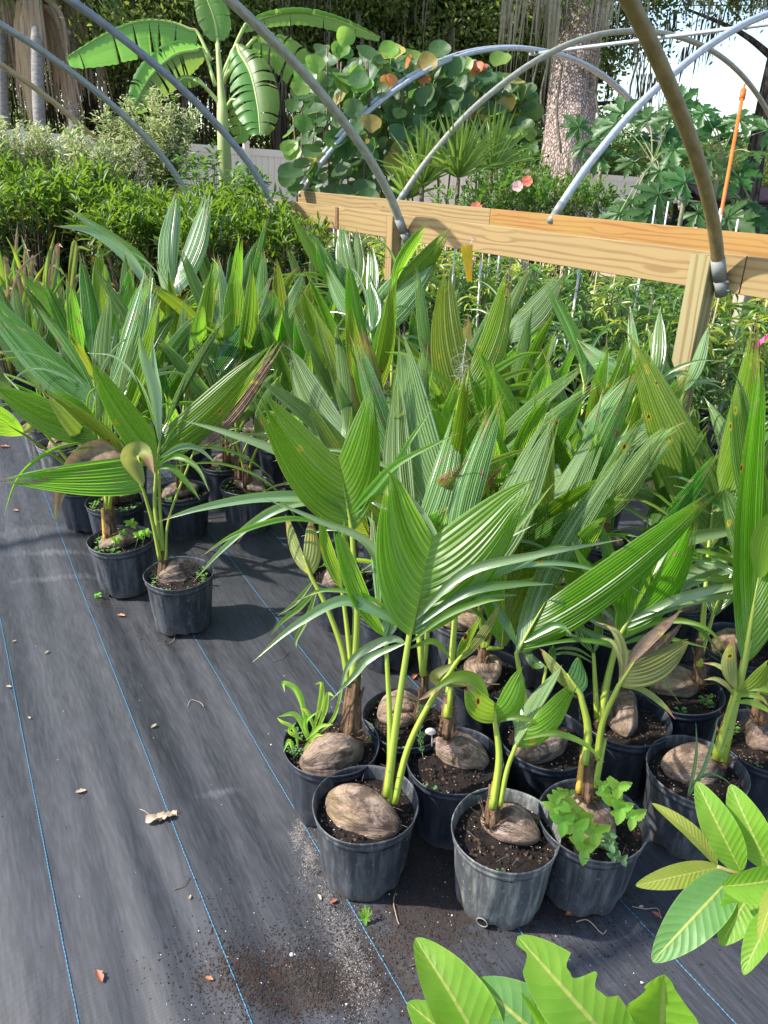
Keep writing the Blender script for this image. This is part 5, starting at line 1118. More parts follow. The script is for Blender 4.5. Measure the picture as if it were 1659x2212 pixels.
# ------------------------------------------------------------------ papayas
def papaya():
    m = leafmat('papaya_leaf', (.03, .085, .02), (.06, .13, .03), .36, (.16, .42, .06), .42, tip=1.6, stripes=0); st = simple('papaya_stalk', (.22, .26, .12), (.32, .32, .18), 12, .6); tr = simple('papaya_trunk', (.2, .2, .11), (.34, .33, .2), 14, .8)
    def leafmesh(seed):
        q = random.Random(seed); mb = MB(); nl = 7
        for k in range(nl):
            a = rad(90+(k-3)*46+q.uniform(-6, 6)); L_ = (1-.09*abs(k-3))*q.uniform(.9, 1.08); d = np.array([math.cos(a), math.sin(a), 0]); s = np.array([-d[1], d[0], 0])
            prof = [(0, .02), (.16, .07), (.32, .10), (.42, .20), (.50, .12), (.62, .24), (.68, .12), (.8, .14), (.86, .06), (1, .0)]
            G = [[d*L_*t*(1.0)+s*w_*x*L_+d*(.10*abs(x)*w_/.2*(1 if w_ > .15 else 0))+Zu*(-.28*t*t+.05*abs(x)) for x in (-1, 0, 1)] for t, w_ in prof]
            mb.grid(G, [[(.5+x*.5, t) for x in (-1, 0, 1)] for t, w_ in prof])
            if k < nl-1:
                a2 = rad(90+(k+1-3)*46); d2 = np.array([math.cos(a2), math.sin(a2), 0]); dm = nrm(d+d2); b = len(mb.v); mb.v += [(0, 0, .0), tuple(d*L_*.42+Zu*-.045), tuple(dm*.44+Zu*-.03), tuple(d2*L_*.42+Zu*-.045)]; mb.face([b, b+1, b+2, b+3], [(.5, 0), (.3, .4), (.5, .4), (.7, .4)])
        o = mb.build('leaf', m); me = o.data; bpy.data.objects.remove(o); return me
    MS = [leafmesh(i) for i in range(3)]
    plants = [((1413, 340), 8.3, 'papaya plant with a thick pale trunk before the fence gap'), ((1560, 330), 8.8, 'papaya plant behind the orange pole'), ((1300, 350), 9.6, 'papaya shoot with leaves over the oak trunk base'), ((1480, 420), 7.6, 'low papaya sprout just above the far rail, right')]
    lv = [(1345, 245, 0), (1300, 290, 2), (1395, 305, 0), (1262, 318, 2), (1450, 255, 0), (1500, 300, 1), (1545, 275, 1), (1598, 262, 1), (1625, 330, 1), (1425, 370, 0), (1362, 440, 0), (1478, 395, 3), (1560, 400, 1), (1622, 440, 1), (1600, 370, 1), (1405, 455, 3), (1508, 460, 3), (1330, 270, 0), (1455, 325, 0), (1338, 462, 0), (1535, 345, 1), (1660, 280, 1), (1572, 472, 3), (1370, 350, 0), (1300, 340, 2), (1250, 275, 2), (1640, 470, 1), (1470, 225, 0), (1400, 260, 0), (1440, 290, 0), (1520, 245, 1), (1575, 300, 1), (1420, 420, 3)]
    roots = []
    for (px, py), Z, lb in plants:
        c = atZ(px, py, Z); r = empty('papaya_plant', (c[0], c[1], 0)); tag(r, lb, 'papaya', 'papaya plants beyond the far rail'); roots.append((r, c, Z))
        mb = MB(); mb.tube(smooth([np.array([c[0]+.02, c[1], 0]), (c*[1, 1, .5]), c], 4), list(np.linspace(.045 if py < 400 else .025, .022, 9)), 8); place(r, mb.build('trunk', tr))
    from mathutils import Quaternion
    for i, (px, py, k) in enumerate(lv):
        r, c, Z = roots[k]; p = atZ(px, py, Z+R.uniform(-.5, .5)); mb = MB(); mb.tube(smooth([c-Zu*R.uniform(0, .12), (c+p)/2+Zu*.03, p], 4), .007, 5, cap=False); sk = place(r, mb.build('leaf_stalk', st))
        o = link('leaf', MS[i % 3]); s = R.uniform(.26, .36); o.scale = (s, s, s); o.rotation_mode = 'QUATERNION'; v = Vector((R.uniform(-.5, .2), -R.uniform(.2, 1.0), R.uniform(.35, 1)))
        dd = p-c; o.rotation_quaternion = v.to_track_quat('Z', 'Y') @ Quaternion((0, 0, 1), math.atan2(dd[2], dd[0])-math.pi/2+R.uniform(-.4, .4)); o.location = tuple(p); place(r, o)
papaya()

# ------------------------------------------------------------------ mango seedlings with stakes
def mangos():
    stake = simple('white_stake', (.62, .6, .58), (.75, .74, .72), 9, .6); stake_b = simple('bamboo_stake', (.40, .30, .16), (.55, .42, .24), 9, .7); tie = simple('green_tie', (.0, .35, .25), (.02, .45, .35), 9, .5)
    kinds = []
    for s in range(5):
        st = np.random.RandomState(600+s); pos = []; dr = []; top = []; mb = MB()
        for b in range(9):
            a = st.uniform(0, 6.28); z = .45+.07*b; q = np.array([.10*math.cos(a)*st.uniform(.3, 1), .10*math.sin(a)*st.uniform(.3, 1), z]); mb.tube([np.array([0, 0, z-.12]), q], [.004, .003], 4)
            for l_ in range(11):
                aa = st.uniform(0, 6.28); el = st.uniform(-1.0, .5); pos.append(q+st.normal(0, .02, 3)); dr.append([math.cos(aa)*math.cos(el), math.sin(aa)*math.cos(el), math.sin(el)]); top.append(b > 5)
        mb.tube([np.array([0, 0, .18]), np.array([.01, 0, .5]), np.array([0, .01, 1.05])], [.007, .006, .003], 5)
        pos, dr, top = np.array(pos), np.array(dr), np.array(top) & (s in (0, 3))
        ms = [(('foliage'), leaves_mesh('foliage', pos[~top], dr[~top], st.uniform(.11, .18, (~top).sum()), .05, M['mango']))]
        if top.any(): ms.append(('young_foliage', leaves_mesh('young_foliage', pos[top], dr[top], .12, .045, M['mango_y'])))
        o = mb.build('stem', M['twig']); me = o.data; bpy.data.objects.remove(o); kinds.append((ms, me))
    def sdl(p, k, sc, stk, lab, grp, sth=1.2):
        ms, me = kinds[k]; r = make_bush('mango_seedling', lab, 'seedling', grp, p, ms, me, .85, sc)
        if stk:
            mb = MB(); mb.tube([np.array([.03, 0, .15]), np.array([.03+R.uniform(-.03, .03), R.uniform(-.03, .03), sth/sc])], .0085 if stk == 1 else .006, 6); mb.build('stake', stake if stk == 1 else stake_b, r)
            mb = MB(); mb.tube([np.array([.03+.014*math.cos(a), .014*math.sin(a), .5]) for a in np.linspace(0, 6, 8)], .005, 4); mb.build('tie', tie, r)
    for i in range(23):
        for j in range(5):
            t = -1.9+i*.31+(j % 2)*.13; n_ = .22+j*.28; p = NEAR*[1, 1, 0]+RD*t+RN*n_; sc = R.uniform(.82, .98)
            sdl(p, R.choice([0, 1, 2, 0, 4, 1, 2, 3]) if not (4 <= i <= 6 and j < 2) else 3, sc, 1 if R.random() < .14 else (2 if R.random() < .2 else 0), 'leafy mango seedling in a small pot, one of many packed between the two timber rails', 'mango seedlings between the rails', R.uniform(1.0, 1.18))
    for i in range(15):
        for j in range(3):
            t = -2.4+i*.3+(j % 2)*.1; p = NEAR*[1, 1, 0]+RD*t+RN*(1.85+j*.33)
            sdl(p, R.choice([1, 2, 4]), R.uniform(.85, .98), 1 if (i*3+j) % 2 else 0, 'mango seedling beyond the far rail, among the tall white stakes', 'staked seedlings beyond the far rail', R.uniform(1.33, 1.48))
mangos()

# ------------------------------------------------------------------ forest behind the fence
def forest():
    from mathutils import Quaternion
    def crown_mesh(seed, n, rx, rz, leaf, m, clumps=46):
        st = np.random.RandomState(seed); c = st.normal(0, 1, (clumps, 3)); c /= np.linalg.norm(c, axis=1, keepdims=True); c *= st.uniform(.35, 1, (clumps, 1))**.5; c *= [rx, rx, rz]
        k = st.randint(0, clumps, n); pos = c[k]+st.normal(0, 1, (n, 3))*[.55, .55, .38]; d = st.normal(0, 1, (n, 3)); d[:, 2] -= .3
        return leaves_mesh('foliage', pos, d, st.uniform(.7, 1.3, n)*leaf, leaf*.75, M[m], roll=3, simple_=True)
    crowns = [crown_mesh(i, 11500, 3.7, 2.6, .17, 'oakleaf') for i in range(3)]
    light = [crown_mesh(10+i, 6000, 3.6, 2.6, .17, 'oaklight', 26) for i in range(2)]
    def moss_mesh(seed, n, rx):
        st = np.random.RandomState(seed); V_ = []; F = []
        for i in range(n):
            a = st.uniform(0, 6.28); r_ = rx*math.sqrt(st.uniform(.1, 1)); x, y, z = r_*math.cos(a), r_*math.sin(a), st.uniform(-2.2, 1.6); L_ = st.uniform(.5, 2.0)
            for k in range(7):
                w_ = st.uniform(.010, .028); ox, oy = st.normal(0, .16, 2); l2 = L_*st.uniform(.4, 1); an = st.uniform(0, 3.14); dx, dy = math.cos(an)*w_, math.sin(an)*w_; b = len(V_); sx, sy = st.normal(0, .05, 2)
                V_ += [(x+ox-dx, y+oy-dy, z), (x+ox+dx, y+oy+dy, z), (x+ox+sx-dx*1.3, y+oy+sy-dy*1.3, z-l2*.5), (x+ox+sx+dx*1.3, y+oy+sy+dy*1.3, z-l2*.5), (x+ox+sx*.4, y+oy+sy*.4, z-l2)]
                F += [(b, b+1, b+3), (b, b+3, b+2), (b+2, b+3, b+4)]
        return arrays_mesh('hanging_moss', V_, F, M['moss'])
    mosses = [moss_mesh(i, 50, 4.3) for i in range(3)]
    def trunk(h, r, seed):
        st = random.Random(seed); mb = MB(); top = np.array([st.uniform(-.6, .6), st.uniform(-.6, .6), h])
        mb.tube(smooth([np.zeros(3)-Zu*.4, top*.5+np.array([st.uniform(-.3, .3), 0, 0]), top], 6), [r*(1.35-.75*i/12) for i in range(13)], 10)
        for k in range(6):
            a = st.uniform(0, 6.28); z = h*st.uniform(.45, .98); p = top*(z/h); d = np.array([math.cos(a), math.sin(a), st.uniform(.1, .6)]); mb.tube(smooth([p, p+d*1.3+Zu*.2, p+d*3.0+Zu*.1], 4), list(np.linspace(r*.4, .03, 9)), 6)
        return mb.build('trunk', M['bark'])
    trunks = []
    for i in range(3): o = trunk(6.5, .26, i); trunks.append(o.data); bpy.data.objects.remove(o)
    desc = ['behind the left palm trunk', 'left of the banana', 'behind the banana crown', 'between banana and sea grape', 'behind the sea grape', 'deep in the wood, far left', 'deep in the wood behind the fence posts', 'deep in the wood behind the banana', 'deep in the wood, centre', 'deep in the wood left of the big trunk', 'beside the big pinkish trunk', 'at the upper right corner', 'at the right edge beyond the papaya', 'overhanging the sky gap from above', 'farthest left behind the fence']
    spots = [(-11.5, 27, 0), (-6.5, 26, 0), (-3.8, 28, 0), (-1.0, 28, 0), (1.6, 28.5, 0), (-16, 30, 0), (-11, 31, 0), (-6, 32, 0), (-1, 31, 0), (3.2, 31, 0), (5.0, 27, 0.5), (15.3, 25, 1.5), (17.5, 30, .5), (11.5, 27, 2.6), (-16.5, 27, 0)]
    for i, (x, y, dz) in enumerate(spots):
        r = empty('live_oak', (x, y, 0)); tag(r, 'moss-hung live oak '+desc[i], 'tree', 'live oaks in the wood behind the fence'); r.rotation_euler.z = R.uniform(0, 6.28)
        o = link('trunk', trunks[i % 3], r); o.scale = (1, 1, 1.05)
        for k in range(2 if dz < 3 else 1):
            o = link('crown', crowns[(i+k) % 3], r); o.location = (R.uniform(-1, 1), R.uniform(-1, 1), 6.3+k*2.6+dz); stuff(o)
        o = link('sun_tinted_crown', light[i % 2], r); o.location = (0, 0, 5.6+dz); o.rotation_euler.z = i; stuff(o)
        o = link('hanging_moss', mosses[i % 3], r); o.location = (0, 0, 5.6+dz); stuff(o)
        if dz == 0 and i not in (1, 3):
            o = link('hanging_moss', mosses[(i+1) % 3], r); o.location = (.4, 0, 4.2); o.rotation_euler.z = 2; stuff(o)
    # dark understorey
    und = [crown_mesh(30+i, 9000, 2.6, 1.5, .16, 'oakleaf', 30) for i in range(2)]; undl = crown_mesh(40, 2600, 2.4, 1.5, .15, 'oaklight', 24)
    for i in range(17):
        x = -24+i*2.7+R.uniform(-.8, .8); y = 34+R.uniform(-3, 4); 
        if x > 10: y += 6
        r = empty('understorey_bush', (x, y, 0)); tag(r, 'shaded understorey bush in the wood behind the fence', 'bush', 'understorey bushes in the wood')
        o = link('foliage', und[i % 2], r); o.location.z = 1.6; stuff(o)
        if i % 2: o = link('sun_tinted_foliage', undl, r); o.location.z = 1.9; stuff(o)
    st = np.random.RandomState(77); n = 70000; x = st.uniform(-46, 44, n); zmax = np.where(x < 12, 17.0, np.where(x < 22, 3.2+.8*np.sin(x*1.3), 9)); z = st.uniform(0, 1, n)*zmax; y = 48+st.uniform(-3.5, 3.5, n)+1.5*np.sin(x*.7)
    o = link('far_wood', leaves_mesh('far_wood', np.stack([x, y, z], 1), st.normal(0, 1, (n, 3)), .42, .34, M['oakleaf'], roll=3, simple_=True)); stuff(o)
    # thin bare trunks showing between the leaves
    for i, (px, Z, rr) in enumerate(((240, 24, .12), (262, 25, .10), (325, 23, .14), (205, 26, .09), (360, 28, .1), (395, 27, .08), (600, 26, .12), (660, 27, .08), (770, 28, .1), (1140, 26, .12), (-5, 25, .1))):
        c = atZ(px, 200, Z); mb = MB(); mb.tube(smooth([np.array([c[0], c[1], -.2]), c+np.array([R.uniform(-.2, .2), 0, 0]), np.array([c[0]+R.uniform(-.8, .8), c[1], 8])], 5), rr, 7); o = mb.build('bare_trunk', M['bark']); tag(o, 'slender dark trunk in the wood, '+('seen above the tan pipe hoop', 'just right of the tan pipe hoop', 'behind the lower left banana leaf', 'at the left end of the long left banana leaf', 'left of the banana stem, thick', 'touching the banana stem on its left', 'between the banana and the sea grape', 'behind the top of the sea grape, left', 'behind the top of the sea grape, middle', 'left of the big pinkish oak', 'at the left edge behind the fence')[i], 'tree trunk', 'slender trunks in the wood')
    # the big pinkish oak trunk
    st = random.Random(5); c0 = atZ(1225, 335, 21.0); c1 = atZ(1258, -30, 21.5); root = empty('big_oak', (c0[0], c0[1], 0)); tag(root, 'huge oak with pinkish-grey furrowed bark, hung with pale moss', 'tree')
    P = smooth([np.array([c0[0]-.05, c0[1], -.3]), c0, (c0+c1)/2, c1, c1+(c1-c0)*.7], 14); G = []; n = 120
    dx = [0]
    for i, p in enumerate(P):
        t = i/(len(P)-1); rr = .66*(1+.28*math.exp(-t*9)-.1*t); row = []
        for k in range(n):
            a = 2*math.pi*k/n; fl = .09*math.sin(4*a+1+t)+.06*math.sin(7*a)
            f = mn.noise(Vector((math.cos(a)*9, math.sin(a)*9, p[2]*.9)))*.05+mn.noise(Vector((math.cos(a)*24, math.sin(a)*24, p[2]*2.6)))*.045+mn.noise(Vector((math.cos(a)*60, math.sin(a)*60, p[2]*8)))*.02
            row.append(p+np.array([math.cos(a), math.sin(a), 0])*rr*(1+fl*.5*(1-t)+f))
        G.append(row)
    mb = MB(); mb.grid(G, closed=True); place(root, mb.build('trunk', M['bark_big']))
    for (px, py, Z, dx_, dz_) in ((1200, 20, 21, -4.5, .6), (1300, -10, 21.5, 4.5, 1.2), (1240, -40, 21, -2, 3)):
        p = atZ(px, py, Z); mb = MB(); mb.tube(smooth([p, p+np.array([dx_*.4, .3, dz_*.7]), p+np.array([dx_, .5, dz_])], 6), list(np.linspace(.32, .08, 13)), 8); place(root, mb.build('limb', M['bark_big']))
    o = link('crown', crowns[0], root); o.location = (3, 1.5, 13.5); stuff(o); o = link('sun_tinted_crown', light[1], root); o.location = (-3, 5, 6.8); stuff(o)
    mb_ = []; st = np.random.RandomState(8); V_ = []; F = []
    for i in range(150):
        px = st.choice([st.uniform(1085, 1200), st.uniform(1185, 1215), st.uniform(1290, 1330), st.uniform(1100, 1660)]); top = atZ(px, st.uniform(-60, 30), 19.6+st.uniform(-.7, .5)); l2 = st.uniform(.3, 2.2)*(1.2 if px < 1215 else .6); w_ = st.uniform(.012, .03); b = len(V_); s_ = st.normal(0, .06)
        if 1215 < px < 1290 and l2 > 1: l2 = .6
        for t in (0, .35, .7): V_ += [tuple(top-Zu*l2*t+rt*(s_*t-w_*(1.2-t))), tuple(top-Zu*l2*t+rt*(s_*t+w_*(1.2-t))+fw*.02)]
        V_.append(tuple(top-Zu*l2+rt*s_)); F += [(b, b+1, b+3), (b, b+3, b+2), (b+2, b+3, b+5), (b+2, b+5, b+4), (b+4, b+5, b+6)]
    o = link('hanging_moss', arrays_mesh('hanging_moss', V_, F, simple('pale_spanish_moss', (.20, .20, .13), (.34, .33, .24), 9, .95)), None); place(root, o); stuff(o)
    for px, y0, y1 in ((1163, 130, 245), (1180, 150, 270), (1215, 140, 330), (1298, 120, 260)):
        mb = MB(); mb.tube(smooth([atZ(px, y0, 19.8), atZ(px-12, (y0+y1)/2, 19.8), atZ(px-3, y1, 19.8)], 5), .03, 6); place(root, mb.build('hanging_vine', M['moss']))
    # left fan of palms with dead skirts
    dd = leafmat('dead_palm_skirt', (.32, .22, .17), (.5, .38, .30), .15, (.4, .28, .18), .8, tip=3)
    gg = fol('palm_crown_leaf', (.06, .12, .03), (.12, .2, .05), .3, (.3, .45, .06))
    for (px, Z, rr, lb, sk) in ((86, 19.5, .15, 'grey-trunked palm with a hanging brown skirt at top left', [(30, 30), (50, 28)]), (160, 21, .14, 'second palm left of the banana with pinkish dead fronds', [(0, 34)]), (8, 20.5, .16, 'palm cut by the left edge, brown skirt only', [(0, 40)])):
        c = atZ(px, 270, Z); t = atZ(px-8, -20, Z); r = empty('cabbage_palm', (c[0], c[1], 0)); tag(r, lb, 'palm tree', 'tall palms with dead skirts'); mb = MB(); mb.tube(smooth([np.array([c[0], c[1], -.2]), c, t, t+Zu*.6], 6), rr, 12); place(r, mb.build('trunk', M['palm_bark']))
        for k in range(30):
            a = R.uniform(0, 6.28); d = np.array([math.cos(a), math.sin(a), 0]); p0 = t+Zu*R.uniform(-.5, .4); dead = k < 12; mb = MB()
            for q in range(7):
                w2 = d+np.array([-d[1], d[0], 0])*(q-3)*.16
                if dead: ribbon([p0, p0+w2*R.uniform(.4, .55)-Zu*.5, p0+w2*R.uniform(.4, .8)-Zu*R.uniform(1.8, 3.0)], .10, mb, fold=.3, tipw=.2)
                else: ribbon([p0+Zu*.4, p0+w2*1.2+Zu*R.uniform(.5, 1.2), p0+w2*2.3+Zu*R.uniform(-.6, .3)], .09, mb, fold=.3)
            o = place(r, mb.build('frond', dd if dead else gg)); stuff(o)
    # shed roof and sandy mound to the right, overhead wire
    sh = atZ(1612, 402, 27); r = empty('shed', (sh[0], sh[1], 0)); tag(r, 'low shed with a dark maroon roof at the far right', 'shed')
    ma = simple('maroon_roof', (.10, .035, .035), (.17, .07, .06), 4, .6); wa = simple('dark_shed_wall', (.05, .045, .04), (.09, .08, .07), 4, .8)
    mb = MB(); mb.box((sh[0], sh[1]+1.5, .45), ((1, 0, 0), (0, 1, 0), Zu), (1.4, 1.5, .5)); place(r, mb.build('wall', wa, sm=False))
    for s_ in (-1, 1):
        mb = MB(); mb.box((sh[0], sh[1]+1.5+s_*.85, 1.12), ((1, 0, 0), (0, 1, -s_*.25), (0, s_*.25, 1)), (1.6, .95, .04)); place(r, mb.build('roof', ma, sm=False))
    mb = MB(); q = atZ(1500, 470, 17); G = [[(q[0]+x*1.0, q[1]+y, -.05+.65*math.exp(-(x/3.2)**2-(y/2)**2)+.05*mn.noise(Vector((x*2, y*2, 0)))) for x in np.linspace(-6, 8, 30)] for y in np.linspace(-4, 4, 16)]; mb.grid(G); struct(mb.build('sand_mound', simple('tan_sand', (.38, .26, .17), (.5, .37, .26), 3, .9)))
    mb = MB(); mb.tube([atZ(300, -40, 24), atZ(900, 2, 24), atZ(1230, 12, 24), atZ(1900, 10, 24)], .018, 5); o = mb.build('overhead_wire', simple('black_cable', (.02, .02, .02), (.03, .03, .03))); tag(o, 'thin black overhead wire crossing before the trees at the top', 'cable')
forest()

# ------------------------------------------------------------------ foreground leafy shoots close to the camera
def foreground():
    def blm(name, c1, c2, tc, trans, nv=13):
        m, t = mat(name); uv = N(t, 'TexCoord').outputs['UV']; s = N(t, 'SeparateXYZ'); L(t, uv, s.inputs[0]); ob = obj_coord(t)
        du = math_(t, 'ABSOLUTE', math_(t, 'SUBTRACT', s.outputs[0], .5)); ph = math_(t, 'SUBTRACT', math_(t, 'MULTIPLY', s.outputs[1], float(nv)), math_(t, 'MULTIPLY', du, 4.2))
        vn = math_(t, 'ABSOLUTE', math_(t, 'SINE', math_(t, 'MULTIPLY', ph, math.pi))); ln = ramp(t, vn, [(.0, 1), (.16, 0)]).outputs[0]; rb = ramp(t, du, [(.0, 1), (.022, .9), (.035, 0)]).outputs[0]
        n = noise(t, ob, 30, 4); c = mix(t, ramp(t, n, [(.3, 0), (.7, 1)]).outputs[0], c1, c2); tt = mix(t, n, tc, tuple(x*.8 for x in tc)); lc = (.38, .48, .10)
        c = mix(t, math_(t, 'MULTIPLY', ln, .28), c, lc); c = mix(t, rb, c, (.45, .50, .12)); tt = mix(t, math_(t, 'MULTIPLY', ln, .2), tt, (.3, .5, .04)); tt = mix(t, rb, tt, (.5, .6, .1))
        ed = ramp(t, du, [(.475, 0), (.5, 1)]).outputs[0]; c = mix(t, math_(t, 'MULTIPLY', ed, .5), c, (.4, .5, .15))
        h = math_(t, 'SUBTRACT', math_(t, 'MULTIPLY', vn, 1.0), math_(t, 'MULTIPLY', rb, 1.2)); cell = N(t, 'TexVoronoi', i_Scale=260.0); L(t, ob, cell.inputs['Vector']); h = math_(t, 'ADD', h, math_(t, 'MULTIPLY', cell.outputs['Distance'], .25))
        nb = bump(t, h, .35, .0014); p = pbr(t, c, .46, nb, .4); tr = N(t, 'BsdfTranslucent'); L(t, tt, tr.inputs[0]); L(t, nb, tr.inputs['Normal']); ms = N(t, 'MixShader', i_0=trans); L(t, p.outputs[0], ms.inputs[1]); L(t, tr.outputs[0], ms.inputs[2]); out(t, ms.outputs[0]); return m
    mg = blm('bright_custard_apple_leaf', (.14, .31, .025), (.21, .38, .04), (.46, .82, .04), .45); my = blm('yellowish_young_leaf', (.26, .34, .04), (.36, .36, .07), (.62, .74, .08), .45, 17); mp = blm('glossy_bluish_green_leaf', (.10, .25, .06), (.16, .32, .10), (.35, .66, .08), .35)
    stm = simple('green_brown_twig', (.22, .2, .06), (.34, .32, .10), 40, .6)
    def leaf(r, b, t, wpx, Zb, Zt, m, notches=(), cup=.18, arch=.12, tw=0., round_=.85):
        B, T = atZ(*b, Zb), atZ(*t, Zt); ax = nrm(T-B); Ln = np.linalg.norm(T-B); s = nrm(np.cross(ax, (B+T)/2-CAM)); n = np.cross(s, ax)
        if n @ ((B+T)/2-CAM) > 0: n = -n
        s2 = s*math.cos(tw)+n*math.sin(tw); n2 = n*math.cos(tw)-s*math.sin(tw); hw = wpx*.5/FPX*(Zb+Zt)/2
        rows, cols = 84, 17; G = []; U = []
        for i in range(rows+1):
            v = i/rows; w_ = hw*(math.sin(math.pi*min(1, v**round_))**.62 if 0 < v < 1 else 0); row = []; ur = []
            for j in range(cols):
                u = j/(cols-1)*2-1; lim = 1.0
                for (sd, v0, dv, dp) in notches:
                    if u*sd > 0: 
                        q = (v-v0)/dv
                        if abs(q) < 1: lim = min(lim, 1-dp*(1-q*q)**.8*(1+.12*math.sin(v*70+u)))
                uu = u*lim; vn = abs(math.sin((v*13-abs(uu)*2.1)*math.pi))
                p = B+ax*Ln*v+s2*uu*w_+n2*(abs(uu)**1.4*w_*cup*2+arch*Ln*math.sin(math.pi*v)-.0006*(1-vn)*0+.03*w_*math.sin(v*21+u*2)*abs(u)); row.append(p); ur.append((.5+uu*.5, v))
            G.append(row); U.append(ur)
        mb = MB(); mb.grid(G, U); place(r, mb.build('leaf', m)); 
    r1c = atZ(1640, 2330, .80); r1 = empty('leafy_shoot', (r1c[0], r1c[1], 0)); tag(r1, 'long-leaved bright green shoot close to the camera at the lower right edge', 'plant')
    Zr = .80
    mb = MB(); mb.tube(smooth([atZ(1548, 1872, Zr), atZ(1600, 1888, Zr), atZ(1680, 1900, Zr+.02), atZ(1800, 2050, Zr+.05)], 5), .0022, 6); mb.tube(smooth([atZ(1800, 2050, Zr+.05), atZ(1850, 2600, Zr+.2), np.array([r1c[0]+.12, r1c[1]+.08, .0])], 6), .005, 6); place(r1, mb.build('stem', stm))
    leaf(r1, (1550, 1868), (1408, 1735), 36, Zr, Zr+.02, my, tw=.5); leaf(r1, (1552, 1874), (1373, 1913), 50, Zr, Zr-.01, my, cup=.1, arch=.05)
    leaf(r1, (1600, 1882), (1505, 1688), 74, Zr, Zr+.03, mg); leaf(r1, (1664, 1878), (1578, 1694), 78, Zr, Zr+.03, mg, tw=-.1); leaf(r1, (1724, 1876), (1675, 1730), 70, Zr, Zr+.03, mg)
    leaf(r1, (1588, 1886), (1409, 2078), 96, Zr, Zr-.04, mp, cup=.1); leaf(r1, (1635, 1905), (1556, 2042), 80, Zr-.01, Zr-.04, mg); leaf(r1, (1560, 1915), (1740, 1880), 84, Zr-.05, Zr-.06, mg, tw=.5, arch=.08)
    leaf(r1, (1690, 1960), (1606, 2106), 58, Zr-.05, Zr-.08, mg, tw=.3); leaf(r1, (1720, 1890), (1640, 2030), 40, Zr-.1, Zr-.14, my, tw=.6)
    r2c = atZ(1150, 2700, .75); r2 = empty('leafy_shoot', (r2c[0], r2c[1], 0)); tag(r2, 'broad-leaved bright green shoot with chewed leaves at the bottom edge', 'plant'); Zr = .74
    leaf(r2, (1075, 2330), (897, 2026), 130, Zr, Zr+.05, mg, tw=.15, cup=.3); leaf(r2, (1080, 2330), (880, 2165), 110, Zr+.02, Zr+.03, mg, cup=.1)
    leaf(r2, (1260, 2320), (1026, 2118), 150, Zr+.01, Zr+.02, mp, notches=((1, .86, .1, .5), (-1, .55, .12, .5), (1, .35, .08, .5)), cup=.12, round_=1.05)
    leaf(r2, (1390, 2330), (1118, 2022), 150, Zr-.02, Zr+.0, mg, notches=((1, .93, .05, .7), (-1, .70, .07, .6), (-1, .54, .07, .35)), cup=.12, round_=1.1)
    leaf(r2, (1420, 2420), (1435, 2104), 190, Zr+.0, Zr-.03, mg, notches=((-1, .93, .08, .4), (1, .88, .05, .3)), cup=.35, arch=-.08, round_=1.15)
    leaf(r2, (1180, 2330), (1125, 2145), 40, Zr, Zr-.02, mg, tw=1.0)
    mb = MB(); mb.tube(smooth([atZ(1075, 2330, Zr), atZ(1200, 2400, Zr+.02), atZ(1390, 2330, Zr-.02)], 5), .002, 6); mb.tube(smooth([atZ(1200, 2400, Zr+.02), atZ(1180, 2900, Zr+.2), np.array([r2c[0], r2c[1]+.1, .0])], 6), .005, 6); place(r2, mb.build('stem', stm))
foreground()

